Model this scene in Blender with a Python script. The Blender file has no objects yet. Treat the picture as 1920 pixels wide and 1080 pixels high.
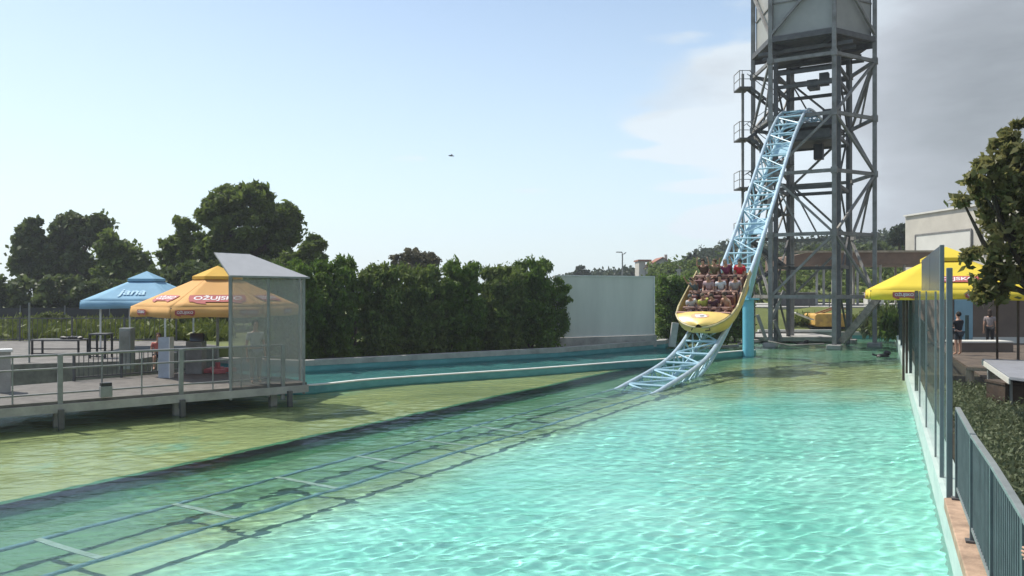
import bpy, bmesh, math, random
import numpy as np
from mathutils import Vector, Matrix
from mathutils.geometry import tessellate_polygon
R = math.radians
sc = bpy.context.scene
col = sc.collection
F = 1507.0; HZ = 545.0; CH = 3.2            # focal length in photo pixels, horizon row, eye height above the water

# ------------------------------------------------------------------ camera
cam = bpy.data.cameras.new('camera'); co = bpy.data.objects.new('camera', cam); col.objects.link(co)
cam.sensor_width = 36; cam.lens = 36*F/1920; cam.shift_y = (HZ-540)/1920
cam.clip_start = .05; cam.clip_end = 6000
co.location = (0, 0, CH); co.rotation_euler = (R(90), 0, 0)
sc.camera = co
# ------------------------------------------------------------------ sky and sun
SUN_AZ, SUN_EL = 149.0, 56.0                # azimuth counted from +X towards +Y
sd = Vector((math.cos(R(SUN_AZ))*math.cos(R(SUN_EL)), math.sin(R(SUN_AZ))*math.cos(R(SUN_EL)), math.sin(R(SUN_EL))))
W = bpy.data.worlds.new('World'); sc.world = W; W.use_nodes = True
nt = W.node_tree; nt.nodes.clear()
def nn(t, kind, **kw):
    n = t.nodes.new(kind)
    for k, v in kw.items(): setattr(n, k, v)
    return n
def sky():
    t = nt; L = t.links.new
    out = nn(t, 'ShaderNodeOutputWorld'); bg = nn(t, 'ShaderNodeBackground'); L(bg.outputs[0], out.inputs[0])
    s = nn(t, 'ShaderNodeTexSky'); s.sky_type = 'NISHITA'; s.sun_disc = False
    s.sun_elevation = R(SUN_EL); s.sun_rotation = R(90-SUN_AZ); s.air_density = 1.1; s.dust_density = 1.0; s.ozone_density = 1.4
    tc = nn(t, 'ShaderNodeTexCoord'); sx = nn(t, 'ShaderNodeSeparateXYZ'); L(tc.outputs['Generated'], sx.inputs[0])
    def m(op, a, b=None, c=None, clamp=False):
        n = nn(t, 'ShaderNodeMath', operation=op); n.use_clamp = clamp
        for i, v in enumerate((a, b, c)):
            if v is None: continue
            if isinstance(v, (int, float)): n.inputs[i].default_value = v
            else: L(v, n.inputs[i])
        return n.outputs[0]
    def rng(v, a, b, c=0, d=1, kind='SMOOTHSTEP'):
        n = nn(t, 'ShaderNodeMapRange', interpolation_type=kind)
        L(v, n.inputs[0]); n.inputs[1].default_value = a; n.inputs[2].default_value = b; n.inputs[3].default_value = c; n.inputs[4].default_value = d
        return n.outputs[0]
    X, Y, Z = sx.outputs
    den = m('ADD', m('MAXIMUM', Z, 0), .30)
    cv = nn(t, 'ShaderNodeCombineXYZ'); L(m('DIVIDE', X, den), cv.inputs[0]); L(m('MULTIPLY', m('DIVIDE', Y, den), .8), cv.inputs[1]); L(m('MULTIPLY', Z, 4.5), cv.inputs[2])
    def noise(scale, det, rough, off):
        mp = nn(t, 'ShaderNodeMapping'); mp.inputs['Location'].default_value = off; L(cv.outputs[0], mp.inputs[0])
        n = nn(t, 'ShaderNodeTexNoise'); n.inputs['Scale'].default_value = scale; n.inputs['Detail'].default_value = det; n.inputs['Roughness'].default_value = rough
        L(mp.outputs[0], n.inputs['Vector']); return n.outputs['Fac']
    n1 = noise(1.3, 7, .55, (3.2, 1.1, 0)); n2 = noise(1.9, 6, .6, (7.7, 4.0, 2)); n3 = noise(.9, 4, .5, (1.3, 9.0, 5))
    az = m('ADD', X, m('MULTIPLY', m('SUBTRACT', n3, .5), .25))
    side = rng(az, .04, .42)
    dens = m('ADD', m('MULTIPLY', n1, .85), m('MULTIPLY', n2, .5)); dens = m('SUBTRACT', dens, .13)
    Yp = m('MAXIMUM', Y, .05); U = m('DIVIDE', X, Yp); Vv = m('DIVIDE', Z, Yp); acc = None
    for px, py, rx, ry, a_ in ((1320, 240, 190, 42, .30), (1290, 290, 190, 22, .22), (1370, 420, 170, 46, .32), (1262, 68, 95, 20, .09), (1300, 350, 190, 18, .20), (765, 297, 60, 10, .20), (1010, 358, 70, 8, .16), (1380, 110, 120, 40, .08), (1700, 150, 200, 200, .1)):
        du = m('DIVIDE', m('SUBTRACT', U, (px-960)/F), rx/F); dv_ = m('DIVIDE', m('SUBTRACT', Vv, (HZ-py)/F), ry/F)
        q = m('ADD', m('MULTIPLY', du, du), m('MULTIPLY', dv_, dv_)); q = rng(q, 1.0, .0, 0, a_); acc = q if acc is None else m('ADD', acc, q)
    acc = m('MULTIPLY', acc, m('MULTIPLY_ADD', m('SUBTRACT', n2, .5), 3.0, 1.0, clamp=True))
    dens = m('ADD', dens, acc)
    th = m('SUBTRACT', dens, m('MULTIPLY_ADD', side, -.36, .64))
    mask = rng(th, -.02, .13)
    mask = m('MULTIPLY', mask, m('ADD', rng(X, .02, .3), m('MULTIPLY', acc, 3.5), clamp=True)); mask = m('MINIMUM', mask, .93)
    # wisps low and thin further left
    shade = m('ADD', m('MULTIPLY', rng(X, .30, .50), .76), m('MULTIPLY', m('MULTIPLY_ADD', n2, 2.0, -1.12)), clamp=True)
    shade = m('MULTIPLY_ADD', rng(Z, .02, .4), .18, shade, clamp=True)
    cr = nn(t, 'ShaderNodeValToRGB'); L(shade, cr.inputs[0])
    e = cr.color_ramp.elements; e[0].position = .0; e[0].color = (5.7, 6.4, 6.9, 1); e[1].position = 1; e[1].color = (1.8, 1.98, 2.15, 1)
    x = cr.color_ramp.elements.new(.45); x.color = (3.5, 3.75, 4.1, 1)
    # thin veil of haze towards the horizon
    hz = nn(t, 'ShaderNodeMixRGB'); L(rng(Z, .45, -.02, .02, .70, 'LINEAR'), hz.inputs[0]); L(s.outputs[0], hz.inputs[1]); hz.inputs[2].default_value = (5.9, 7.2, 8.0, 1)
    mx = nn(t, 'ShaderNodeMixRGB'); L(mask, mx.inputs[0]); L(hz.outputs[0], mx.inputs[1]); L(cr.outputs[0], mx.inputs[2])
    L(mx.outputs[0], bg.inputs[0]); bg.inputs[1].default_value = .108
sky()
sl = bpy.data.lights.new('sun', 'SUN'); sl.energy = 3.6; sl.angle = R(.53); sl.color = (1, .94, .84)
so = bpy.data.objects.new('sun', sl); col.objects.link(so); so.location = (-30, 20, 60)
so.rotation_euler = (-sd).to_track_quat('-Z', 'Y').to_euler()
sc.view_settings.view_transform = 'Standard'; sc.view_settings.look = 'None'; sc.view_settings.gamma = 1
sc.view_settings.exposure = .55
sc.render.engine = 'CYCLES'
cy = sc.cycles; cy.max_bounces = 8; cy.transparent_max_bounces = 24; cy.diffuse_bounces = 3; cy.glossy_bounces = 3; cy.transmission_bounces = 6
cy.sample_clamp_indirect = 6; cy.use_denoising = True; cy.caustics_reflective = False; cy.caustics_refractive = False

HAZE = .0007
# ------------------------------------------------------------------ helpers
def at(px, py, h):
    "the point at height h seen at pixel px, py of the photograph"
    y = F*(CH-h)/(py-HZ); return Vector(((px-960)/F*y, y, h))
def atz(px, py, y):
    "the point at distance y seen at pixel px, py"
    return Vector(((px-960)/F*y, y, CH+(HZ-py)/F*y))
def wloc(o):
    v = Vector((0, 0, 0))
    while o: v = v+o.location; o = o.parent
    return v
def tag(o, label=None, cat=None, group=None, kind=None):
    if label: o['label'] = label
    if cat: o['category'] = cat
    if group: o['group'] = group
    if kind: o['kind'] = kind
    return o
def thing(name, label, cat, loc=(0, 0, 0), group=None):
    o = bpy.data.objects.new(name, None); col.objects.link(o); o.location = loc; o.empty_display_size = .2
    return tag(o, label, cat, group)
class MB:
    def __init__(s): s.v = []; s.f = []; s.sm = False
    def add(s, vs, fs):
        n = len(s.v); s.v += [tuple(v) for v in vs]; s.f += [tuple(i+n for i in f) for f in fs]; return s
    def box(s, c, d, rz=0.0, M=None):
        c = Vector(c); m = M or Matrix.Rotation(rz, 3, 'Z')
        vs = [c+m@Vector((x*d[0]/2, y*d[1]/2, z*d[2]/2)) for x in (-1, 1) for y in (-1, 1) for z in (-1, 1)]
        return s.add(vs, [(0, 1, 3, 2), (4, 6, 7, 5), (0, 4, 5, 1), (2, 3, 7, 6), (0, 2, 6, 4), (1, 5, 7, 3)])
    def bar(s, a, b, w, h=None, up=(0, 0, 1)):
        a = Vector(a); b = Vector(b); h = h or w; d = (b-a).normalized(); u = Vector(up)
        if abs(d.dot(u)) > .98: u = Vector((0, 1, 0)) if abs(d.y) < .9 else Vector((1, 0, 0))
        x = d.cross(u).normalized(); z = x.cross(d)
        vs = [p+x*(i*w/2)+z*(j*h/2) for p in (a, b) for i, j in ((-1, -1), (1, -1), (1, 1), (-1, 1))]
        return s.add(vs, [(3, 2, 1, 0), (4, 5, 6, 7), (0, 1, 5, 4), (1, 2, 6, 5), (2, 3, 7, 6), (3, 0, 4, 7)])
    def tube(s, pts, r, n=8, r2=None):
        pts = [Vector(p) for p in pts]; k = len(pts); ref = None; rings = []
        for i, p in enumerate(pts):
            d = (pts[min(i+1, k-1)]-pts[max(i-1, 0)]).normalized()
            if ref is None: ref = Vector((0, 0, 1)) if abs(d.z) < .9 else Vector((1, 0, 0))
            x = d.cross(ref).normalized(); y = x.cross(d).normalized(); ref = y
            rr = r if r2 is None else r+(r2-r)*i/(k-1)
            if isinstance(r, (list, tuple)): rr = r[i]
            rings.append([p+(x*math.cos(2*math.pi*j/n)+y*math.sin(2*math.pi*j/n))*rr for j in range(n)])
        vs = [v for q in rings for v in q]
        fs = [(i*n+j, i*n+(j+1) % n, (i+1)*n+(j+1) % n, (i+1)*n+j) for i in range(k-1) for j in range(n)]
        fs += [tuple(range(n))[::-1], tuple((k-1)*n+j for j in range(n))]
        s.sm = True
        return s.add(vs, fs)
    def prism(s, poly, z0, z1):
        n = len(poly); vs = [(p[0], p[1], z0) for p in poly]+[(p[0], p[1], z1) for p in poly]
        tr = tessellate_polygon([[Vector((p[0], p[1], 0)) for p in poly]])
        fs = [tuple(reversed(t)) for t in tr]+[tuple(i+n for i in t) for t in tr]
        return s.add(vs, fs+[(i, (i+1) % n, n+(i+1) % n, n+i) for i in range(n)])
    def sheet(s, poly, z, holes=()):
        loops = [[Vector((p[0], p[1], 0)) for p in q] for q in (poly, *holes)]
        vs = [(v.x, v.y, z) for q in loops for v in q]
        return s.add(vs, [tuple(t) for t in tessellate_polygon(loops)])
    def slab(s, pts, th):
        "thick plate through the 3-D polygon pts"
        pts = [Vector(p) for p in pts]; n = (pts[1]-pts[0]).cross(pts[2]-pts[0]).normalized()*th; k = len(pts)
        return s.add(pts+[p+n for p in pts], [tuple(range(k))[::-1], tuple(range(k, 2*k))]+[(i, (i+1) % k, k+(i+1) % k, k+i) for i in range(k)])
    def ico(s, c, r, sub=1, sc3=(1, 1, 1), jit=0, rnd=None):
        bm = bmesh.new(); bmesh.ops.create_icosphere(bm, subdivisions=sub, radius=1)
        vs = []
        for v in bm.verts:
            k = 1+(rnd.uniform(-jit, jit) if rnd else 0)
            vs.append((c[0]+v.co.x*r*sc3[0]*k, c[1]+v.co.y*r*sc3[1]*k, c[2]+v.co.z*r*sc3[2]*k))
        fs = [tuple(v.index for v in f.verts) for f in bm.faces]; bm.free(); s.sm = True
        return s.add(vs, fs)
    def build(s, name, m, parent=None, smooth=None, org=None, bevel=0):
        me = bpy.data.meshes.new(name); o = bpy.data.objects.new(name, me); col.objects.link(o)
        if parent: o.parent = parent; off = wloc(parent)
        elif org is not None: o.location = org; off = Vector(org)
        else: off = Vector((0, 0, 0))
        me.from_pydata([(v[0]-off.x, v[1]-off.y, v[2]-off.z) for v in s.v], [], s.f)
        bm = bmesh.new(); bm.from_mesh(me); bmesh.ops.recalc_face_normals(bm, faces=bm.faces); bm.to_mesh(me); bm.free()
        me.materials.append(m)
        if s.sm if smooth is None else smooth:
            me.polygons.foreach_set('use_smooth', [True]*len(me.polygons))
            try: me.set_sharp_from_angle(angle=R(38))
            except Exception: pass
        if bevel:
            b = o.modifiers.new('bevel', 'BEVEL'); b.width = bevel; b.segments = 2; b.limit_method = 'ANGLE'
        return o
def npmesh(name, V, Fq, m, parent=None, smooth=False):
    me = bpy.data.meshes.new(name); V = np.asarray(V, dtype=np.float32); Fq = np.asarray(Fq, dtype=np.int32)
    if parent: V = V-np.array(wloc(parent), dtype=np.float32)
    me.vertices.add(len(V)); me.vertices.foreach_set('co', V.ravel())
    k = Fq.shape[1]; me.loops.add(Fq.size); me.loops.foreach_set('vertex_index', Fq.ravel())
    me.polygons.add(len(Fq)); me.polygons.foreach_set('loop_start', np.arange(0, Fq.size, k, dtype=np.int32))
    me.polygons.foreach_set('use_smooth', np.full(len(Fq), smooth)); me.update(calc_edges=True)
    me.materials.append(m)
    o = bpy.data.objects.new(name, me); col.objects.link(o)
    if parent: o.parent = parent
    return o
def copy_tree(o, parent=None):
    c = o.copy(); col.objects.link(c); c.parent = parent
    for ch in list(o.children): copy_tree(ch, c)
    return c

# ------------------------------------------------------------------ materials
def mat(name, c, rough=.6, metal=0, var=.12, scale=3.0, bump=0, bscale=20.0, c2=None, spec=.5, sss=0, detail=5, stretch=(1, 1, 1), trans=0):
    m = bpy.data.materials.new(name); m.use_nodes = True; t = m.node_tree; b = t.nodes['Principled BSDF']; L = t.links.new
    b.inputs['Roughness'].default_value = rough; b.inputs['Metallic'].default_value = metal; b.inputs['Specular IOR Level'].default_value = spec
    tc = nn(t, 'ShaderNodeTexCoord'); mp = nn(t, 'ShaderNodeMapping'); mp.inputs['Scale'].default_value = stretch; L(tc.outputs['Object'], mp.inputs[0])
    n = nn(t, 'ShaderNodeTexNoise'); n.inputs['Scale'].default_value = scale; n.inputs['Detail'].default_value = detail; n.inputs['Roughness'].default_value = .65; L(mp.outputs[0], n.inputs[0])
    mr = nn(t, 'ShaderNodeMapRange'); L(n.outputs[0], mr.inputs[0]); mr.inputs[1].default_value = .3; mr.inputs[2].default_value = .7
    mx = nn(t, 'ShaderNodeMixRGB'); L(mr.outputs[0], mx.inputs[0])
    c2 = c2 or tuple(max(0, x*(1-2*var)) for x in c)
    c1 = tuple(min(1, x*(1+var*.6)) for x in c) if c2 else c
    mx.inputs[1].default_value = (*c2, 1); mx.inputs[2].default_value = (*c1, 1); L(mx.outputs[0], b.inputs['Base Color'])
    if bump:
        n2 = nn(t, 'ShaderNodeTexNoise'); n2.inputs['Scale'].default_value = bscale; n2.inputs['Detail'].default_value = 6; L(mp.outputs[0], n2.inputs[0])
        bp = nn(t, 'ShaderNodeBump'); bp.inputs['Strength'].default_value = bump; bp.inputs['Distance'].default_value = .03; L(n2.outputs[0], bp.inputs['Height']); L(bp.outputs[0], b.inputs['Normal'])
    if trans:
        out = t.nodes['Material Output']; tr = nn(t, 'ShaderNodeBsdfTranslucent'); L(mx.outputs[0], tr.inputs[0])
        ms = nn(t, 'ShaderNodeMixShader'); ms.inputs[0].default_value = trans; L(b.outputs[0], ms.inputs[1]); L(tr.outputs[0], ms.inputs[2]); L(ms.outputs[0], out.inputs[0])
    return m
def sheer(name, c, alpha, rough=.15, streak=0):
    "see-through plastic or glass sheet, dusty: mix of transparent and a coloured glossy surface"
    m = bpy.data.materials.new(name); m.use_nodes = True; t = m.node_tree; b = t.nodes['Principled BSDF']; L = t.links.new
    b.inputs['Base Color'].default_value = (*c, 1); b.inputs['Roughness'].default_value = rough
    tr = nn(t, 'ShaderNodeBsdfTransparent'); ms = nn(t, 'ShaderNodeMixShader'); out = t.nodes['Material Output']
    tc = nn(t, 'ShaderNodeTexCoord'); mp = nn(t, 'ShaderNodeMapping'); mp.inputs['Scale'].default_value = (3, 3, .5); L(tc.outputs['Object'], mp.inputs[0])
    n = nn(t, 'ShaderNodeTexNoise'); n.inputs['Scale'].default_value = 1.6; n.inputs['Detail'].default_value = 6; L(mp.outputs[0], n.inputs[0])
    mr = nn(t, 'ShaderNodeMapRange'); L(n.outputs[0], mr.inputs[0]); mr.inputs[1].default_value = .3; mr.inputs[2].default_value = .7; mr.inputs[3].default_value = alpha*(1-streak); mr.inputs[4].default_value = min(1, alpha*(1+streak))
    L(mr.outputs[0], ms.inputs[0]); L(tr.outputs[0], ms.inputs[1]); L(b.outputs[0], ms.inputs[2]); L(ms.outputs[0], out.inputs[0])
    return m
M = {}
M['steel'] = mat('galvanised_steel', (.27, .265, .255), .6, .05, .2, 1.6, c2=(.15, .14, .125))
M['dark_steel'] = mat('dark_steel', (.11, .11, .11), .6, .1, .2, 3)
M['clad'] = mat('grey_cladding', (.37, .37, .34), .55, 0, .1, .8, c2=(.30, .30, .28))
M['track'] = mat('pale_blue_paint', (.40, .60, .69), .35, 0, .06, 2, c2=(.32, .52, .62))
M['track_rail'] = mat('worn_blue_rail', (.50, .62, .70), .3, .2, .1, 4, c2=(.36, .48, .56))
M['col_blue'] = mat('turquoise_column_paint', (.17, .52, .66), .4, 0, .05, 2)
M['yellow_hull'] = mat('yellow_hull_paint', (.80, .58, .14), .38, 0, .08, 1.5, c2=(.60, .44, .15))
M['shaded_cream_hull'] = mat('shaded_cream_paint', (.55, .47, .24), .45, 0, .15, 2)  # cream gunwale and side panels, the flank's shade put into the colour
M['maroon'] = mat('maroon_padding', (.16, .055, .05), .5, 0, .2, 6)
M['pinkbar'] = mat('dusty_pink_bar', (.40, .22, .17), .45, 0, .15, 6)
M['white'] = mat('white_paint', (.72, .72, .70), .5, 0, .08, 3)
M['plate_white'] = mat('white_print', (.74, .70, .70), .6, 0, .02, 3)
M['panel'] = mat('pale_screen_sheet', (.60, .60, .55), .75, 0, .07, .5, stretch=(1.5, 1.5, .35))
M['concrete'] = mat('weathered_concrete', (.30, .28, .25), .9, 0, .25, 1.6, .4, 25)
M['pale_concrete'] = mat('pale_concrete', (.42, .41, .38), .85, 0, .2, 1.3, .3, 25)
M['pave'] = mat('grey_pavers', (.19, .18, .165), .9, 0, .25, 2.2, .3, 30)
M['brown_pave'] = mat('brown_paving', (.13, .10, .075), .9, 0, .3, 2.2, .3, 30)
M['terracotta'] = mat('salmon_coping', (.46, .32, .22), .85, 0, .25, 4, .4, 40)
M['teal_wall'] = mat('teal_pool_paint', (.11, .34, .36), .6, 0, .2, 1.2, c2=(.07, .25, .27), stretch=(1, 1, 3))
M['white_wall'] = mat('pale_pool_paint', (.50, .58, .53), .6, 0, .15, 1.5, c2=(.38, .50, .46), stretch=(1, 1, 3))
M['deckwood'] = mat('grey_deck', (.145, .135, .12), .85, 0, .2, 3, .3, 30)
M['rail_grey'] = mat('galvanised_rail', (.26, .27, .265), .5, .3, .15, 4)
M['wire_grey'] = mat('grey_green_fence', (.12, .145, .155), .5, .2, .15, 4)
M['fence_top'] = mat('pale_fence_rail', (.25, .28, .28), .45, .2, .12, 4)
M['dark_green'] = mat('dark_green_metal', (.012, .035, .032), .5, 0, .2, 4)
M['black'] = mat('black_metal', (.012, .012, .014), .5, 0, .2, 4)
M['yellow_cloth'] = mat('yellow_canvas', (.80, .52, .09), .8, 0, .06, .8, .25, 3, c2=(.72, .46, .08), trans=.28)
M['lemon_cloth'] = mat('lemon_canvas', (.83, .66, .06), .8, 0, .05, .8, .25, 3, c2=(.76, .60, .06), trans=.25)
M['peach_cloth'] = mat('faded_yellow_canvas', (.80, .48, .17), .8, 0, .06, .8, .25, 3, c2=(.74, .42, .15), trans=.28)
M['blue_cloth'] = mat('sky_blue_canvas', (.28, .52, .70), .8, 0, .08, .8, .25, 3, trans=.25)
M['red_print'] = mat('red_print', (.42, .09, .085), .7, 0, .1, 3)
M['pale_print'] = mat('faded_white_print', (.32, .54, .70), .7, 0, .05, 3)
M['pink_base'] = mat('faded_red_base', (.50, .13, .14), .7, 0, .2, 5)
M['plex'] = sheer('frosted_acrylic', (.40, .395, .385), .29, .35, .12)
M['roofplex'] = sheer('grey_roof_sheet', (.40, .41, .42), .93, .45, .04)
M['glass'] = sheer('clear_glass', (.28, .36, .38), .12, .08, .35)
M['smoke'] = sheer('smoked_glass', (.10, .12, .15), .86, .25, .05)
M['wood'] = mat('pale_timber', (.40, .33, .24), .8, 0, .2, 4, stretch=(1, 8, 1))
M['darkwood'] = mat('dark_timber', (.07, .045, .03), .7, 0, .25, 4)
M['bark'] = mat('bark', (.11, .085, .06), .95, 0, .35, 6, .8, 20)
M['pergola'] = mat('brown_pergola_roof', (.20, .13, .09), .8, 0, .2, .8)
M['cream'] = mat('cream_render', (.52, .49, .42), .85, 0, .08, .6)
M['cream2'] = mat('pale_shutter', (.62, .61, .55), .6, 0, .05, .6)
M['brown_wall'] = mat('taupe_render', (.17, .13, .10), .85, 0, .12, .8)
M['lightblue'] = mat('light_blue_panel', (.24, .42, .50), .6, 0, .08, .8)
M['roof_tile'] = mat('terracotta_tiles', (.36, .15, .09), .85, 0, .25, 8)
M['pane'] = mat('dark_window', (.03, .035, .04), .12, 0, .1, 4, spec=.8)
M['bench_grey'] = mat('grey_bench_top', (.25, .26, .29), .6, 0, .1, 3)
M['yellow_box'] = mat('weathered_yellow', (.62, .38, .08), .6, 0, .25, 3, c2=(.36, .20, .06))
M['timber_grey'] = mat('weathered_grey_timber', (.28, .24, .20), .9, 0, .3, 4, .4, 20)
def leafmat(name, a, b, rough=.55, tr=.3):
    m = bpy.data.materials.new(name); m.use_nodes = True; t = m.node_tree; p = t.nodes['Principled BSDF']; L = t.links.new
    g = nn(t, 'ShaderNodeNewGeometry'); tc = nn(t, 'ShaderNodeTexCoord')
    n = nn(t, 'ShaderNodeTexNoise'); n.inputs['Scale'].default_value = .9; n.inputs['Detail'].default_value = 4; L(tc.outputs['Object'], n.inputs[0])
    ad = nn(t, 'ShaderNodeMath', operation='MULTIPLY_ADD'); L(g.outputs['Random Per Island'], ad.inputs[0]); ad.inputs[1].default_value = .55; 
    sb = nn(t, 'ShaderNodeMath', operation='MULTIPLY_ADD'); L(n.outputs[0], sb.inputs[0]); sb.inputs[1].default_value = 1.4; sb.inputs[2].default_value = -.5; L(sb.outputs[0], ad.inputs[2]); ad.use_clamp = True
    mx = nn(t, 'ShaderNodeMixRGB'); L(ad.outputs[0], mx.inputs[0]); mx.inputs[1].default_value = (*a, 1); mx.inputs[2].default_value = (*b, 1)
    L(mx.outputs[0], p.inputs['Base Color']); p.inputs['Roughness'].default_value = rough; p.inputs['Specular IOR Level'].default_value = .3
    out = t.nodes['Material Output']; r = nn(t, 'ShaderNodeBsdfTranslucent'); L(mx.outputs[0], r.inputs[0])
    ms = nn(t, 'ShaderNodeMixShader'); ms.inputs[0].default_value = tr; L(p.outputs[0], ms.inputs[1]); L(r.outputs[0], ms.inputs[2]); L(ms.outputs[0], out.inputs[0])
    return m
M['leaf_pine'] = leafmat('pine_needles', (.06, .10, .018), (.20, .26, .05), .55, .42)
M['leaf_dark'] = leafmat('dark_leaves', (.05, .078, .024), (.13, .17, .05), .55, .4)
M['leaf_cyp'] = leafmat('cypress_foliage', (.05, .10, .016), (.16, .25, .035), .55, .42)
M['leaf_cyp2'] = leafmat('yellowish_cypress_foliage', (.06, .10, .024), (.19, .25, .055), .55, .42)
M['leaf_brown'] = leafmat('olive_brown_foliage', (.08, .08, .04), (.19, .17, .10))
M['leaf_far'] = leafmat('far_foliage', (.035, .055, .028), (.075, .10, .045))
M['leaf_mag'] = leafmat('glossy_leaves', (.09, .10, .03), (.32, .30, .12), .4, .5)
M['leaf_bed'] = leafmat('bedding_leaves', (.08, .105, .05), (.23, .26, .14))
M['leaf_grass'] = leafmat('yellow_green_grass', (.07, .10, .016), (.19, .22, .04))
M['soil'] = mat('soil', (.05, .045, .025), .95, 0, .3, 4)
M['hillgreen'] = mat('hill_grass', (.03, .045, .016), .95, 0, .35, .25, c2=(.035, .055, .018))
M['field'] = mat('field_grass', (.13, .155, .035), .95, 0, .3, .35, .3, 8, c2=(.07, .09, .025))
SKIN = mat('skin', (.50, .29, .20), .55, 0, .08, 8)

# ------------------------------------------------------------------ frames of reference
WD = Vector((.4195, .9078, 0)); WN = Vector((.9078, -.4195, 0))      # along and across the right-hand pool wall
def wall(x0, t, z=0): return WN*x0+WD*t+Vector((0, 0, z))
def wally(x0, y, z=0): return wall(x0, (y+.4195*x0)/.9078, z)
TB = Vector((4.93, 27.5, 0)); TU = Vector((.515, .857, 0)); TN = Vector((.857, -.515, 0))   # along and across the track
# ------------------------------------------------------------------ ground, pool
pool = [wall(.715, -10), wally(.715, 54), Vector((12, 54.3, 0)), Vector((8.6, 45.2, 0)), Vector((2.3, 39, 0)), Vector((-8.4, 31.9, 0)), Vector((-12.6, 33.5, 0)),
        Vector((-16, 26.8, 0)), Vector((-20, 19.3, 0)), Vector((-27, 8, 0)), Vector((-27, -9, 0))]
pool = [(p.x, p.y) for p in pool]
G = 600
tag(MB().sheet([(-G, -G), (G, -G), (G, G), (-G, G)], .30, [pool]).build('ground', M['hillgreen']), kind='structure')
# pool floor and shelf
def poolfloor_mat():
    m = bpy.data.materials.new('pool_floor_paint'); m.use_nodes = True; t = m.node_tree; L = t.links.new; b = t.nodes['Principled BSDF']; b.inputs['Roughness'].default_value = .8
    g = nn(t, 'ShaderNodeNewGeometry'); sp = nn(t, 'ShaderNodeSeparateXYZ'); L(g.outputs['Position'], sp.inputs[0])
    def m_(op, a, b2=None, c=None, clamp=False):
        n = nn(t, 'ShaderNodeMath', operation=op); n.use_clamp = clamp
        for i, v in enumerate((a, b2, c)):
            if v is None: continue
            if isinstance(v, (int, float)): n.inputs[i].default_value = v
            else: L(v, n.inputs[i])
        return n.outputs[0]
    def noise(s, d, st=(1, 1, 1), rot=0):
        mp = nn(t, 'ShaderNodeMapping'); mp.inputs['Scale'].default_value = st; mp.inputs['Rotation'].default_value = (0, 0, rot); L(g.outputs['Position'], mp.inputs[0])
        n = nn(t, 'ShaderNodeTexNoise'); n.inputs['Scale'].default_value = s; n.inputs['Detail'].default_value = d; n.inputs['Roughness'].default_value = .6; L(mp.outputs[0], n.inputs[0]); return n.outputs[0]
    def rng(v, a, b3, c=0, d=1):
        n = nn(t, 'ShaderNodeMapRange', interpolation_type='SMOOTHSTEP'); L(v, n.inputs[0]); n.inputs[1].default_value = a; n.inputs[2].default_value = b3; n.inputs[3].default_value = c; n.inputs[4].default_value = d; return n.outputs[0]
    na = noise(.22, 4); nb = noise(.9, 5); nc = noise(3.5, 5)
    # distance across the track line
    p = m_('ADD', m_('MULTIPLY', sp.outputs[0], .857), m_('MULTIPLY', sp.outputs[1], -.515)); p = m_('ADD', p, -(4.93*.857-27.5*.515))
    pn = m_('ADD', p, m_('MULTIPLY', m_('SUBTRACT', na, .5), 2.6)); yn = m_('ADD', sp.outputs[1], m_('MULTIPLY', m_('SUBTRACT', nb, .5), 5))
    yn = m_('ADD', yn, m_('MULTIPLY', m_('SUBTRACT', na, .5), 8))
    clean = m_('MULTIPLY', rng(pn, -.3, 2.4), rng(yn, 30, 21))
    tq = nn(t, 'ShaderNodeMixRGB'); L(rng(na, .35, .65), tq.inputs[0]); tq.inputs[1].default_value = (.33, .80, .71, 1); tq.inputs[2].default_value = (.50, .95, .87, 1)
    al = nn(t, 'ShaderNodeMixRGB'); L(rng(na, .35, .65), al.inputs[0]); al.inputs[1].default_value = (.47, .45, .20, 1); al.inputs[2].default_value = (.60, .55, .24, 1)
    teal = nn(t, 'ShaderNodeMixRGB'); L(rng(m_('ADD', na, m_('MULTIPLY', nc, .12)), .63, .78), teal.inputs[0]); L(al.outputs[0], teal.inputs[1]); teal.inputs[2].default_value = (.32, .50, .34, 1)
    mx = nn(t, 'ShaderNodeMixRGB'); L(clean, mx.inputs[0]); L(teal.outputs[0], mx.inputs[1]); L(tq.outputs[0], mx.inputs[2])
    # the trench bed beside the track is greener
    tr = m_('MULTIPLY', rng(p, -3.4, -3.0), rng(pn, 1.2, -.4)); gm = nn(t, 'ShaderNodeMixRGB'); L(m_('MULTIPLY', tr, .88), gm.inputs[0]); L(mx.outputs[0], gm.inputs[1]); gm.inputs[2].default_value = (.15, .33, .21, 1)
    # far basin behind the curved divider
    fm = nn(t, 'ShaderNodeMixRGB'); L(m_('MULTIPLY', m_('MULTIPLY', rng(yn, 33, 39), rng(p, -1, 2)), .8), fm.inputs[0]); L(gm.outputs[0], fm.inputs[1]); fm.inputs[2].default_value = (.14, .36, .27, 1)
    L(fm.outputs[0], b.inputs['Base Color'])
    return m
M['floor'] = poolfloor_mat()
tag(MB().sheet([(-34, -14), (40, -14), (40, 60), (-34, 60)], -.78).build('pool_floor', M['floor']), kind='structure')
div = [Vector((-15.5, 22.6, 0)), Vector((-12.5, 23.6, 0)), Vector((-9.6, 24.9, 0)), at(565, 722, .26), at(700, 710, .26), at(850, 700, .26), at(975, 692, .26), at(1100, 683, .26), at(1180, 677, .26), at(1250, 672, .26), Vector((9.8, 38.2, 0)), Vector((12.2, 40.2, 0))]
def edge_p(p, s): v = TB+TN*p+TU*s; return (v.x, v.y)
shelf = [edge_p(-3.1, -36), edge_p(-3.1, 13.5)]+[(p.x, p.y) for p in reversed(div)]+[(-22, 19), (-27, 10)]
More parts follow.
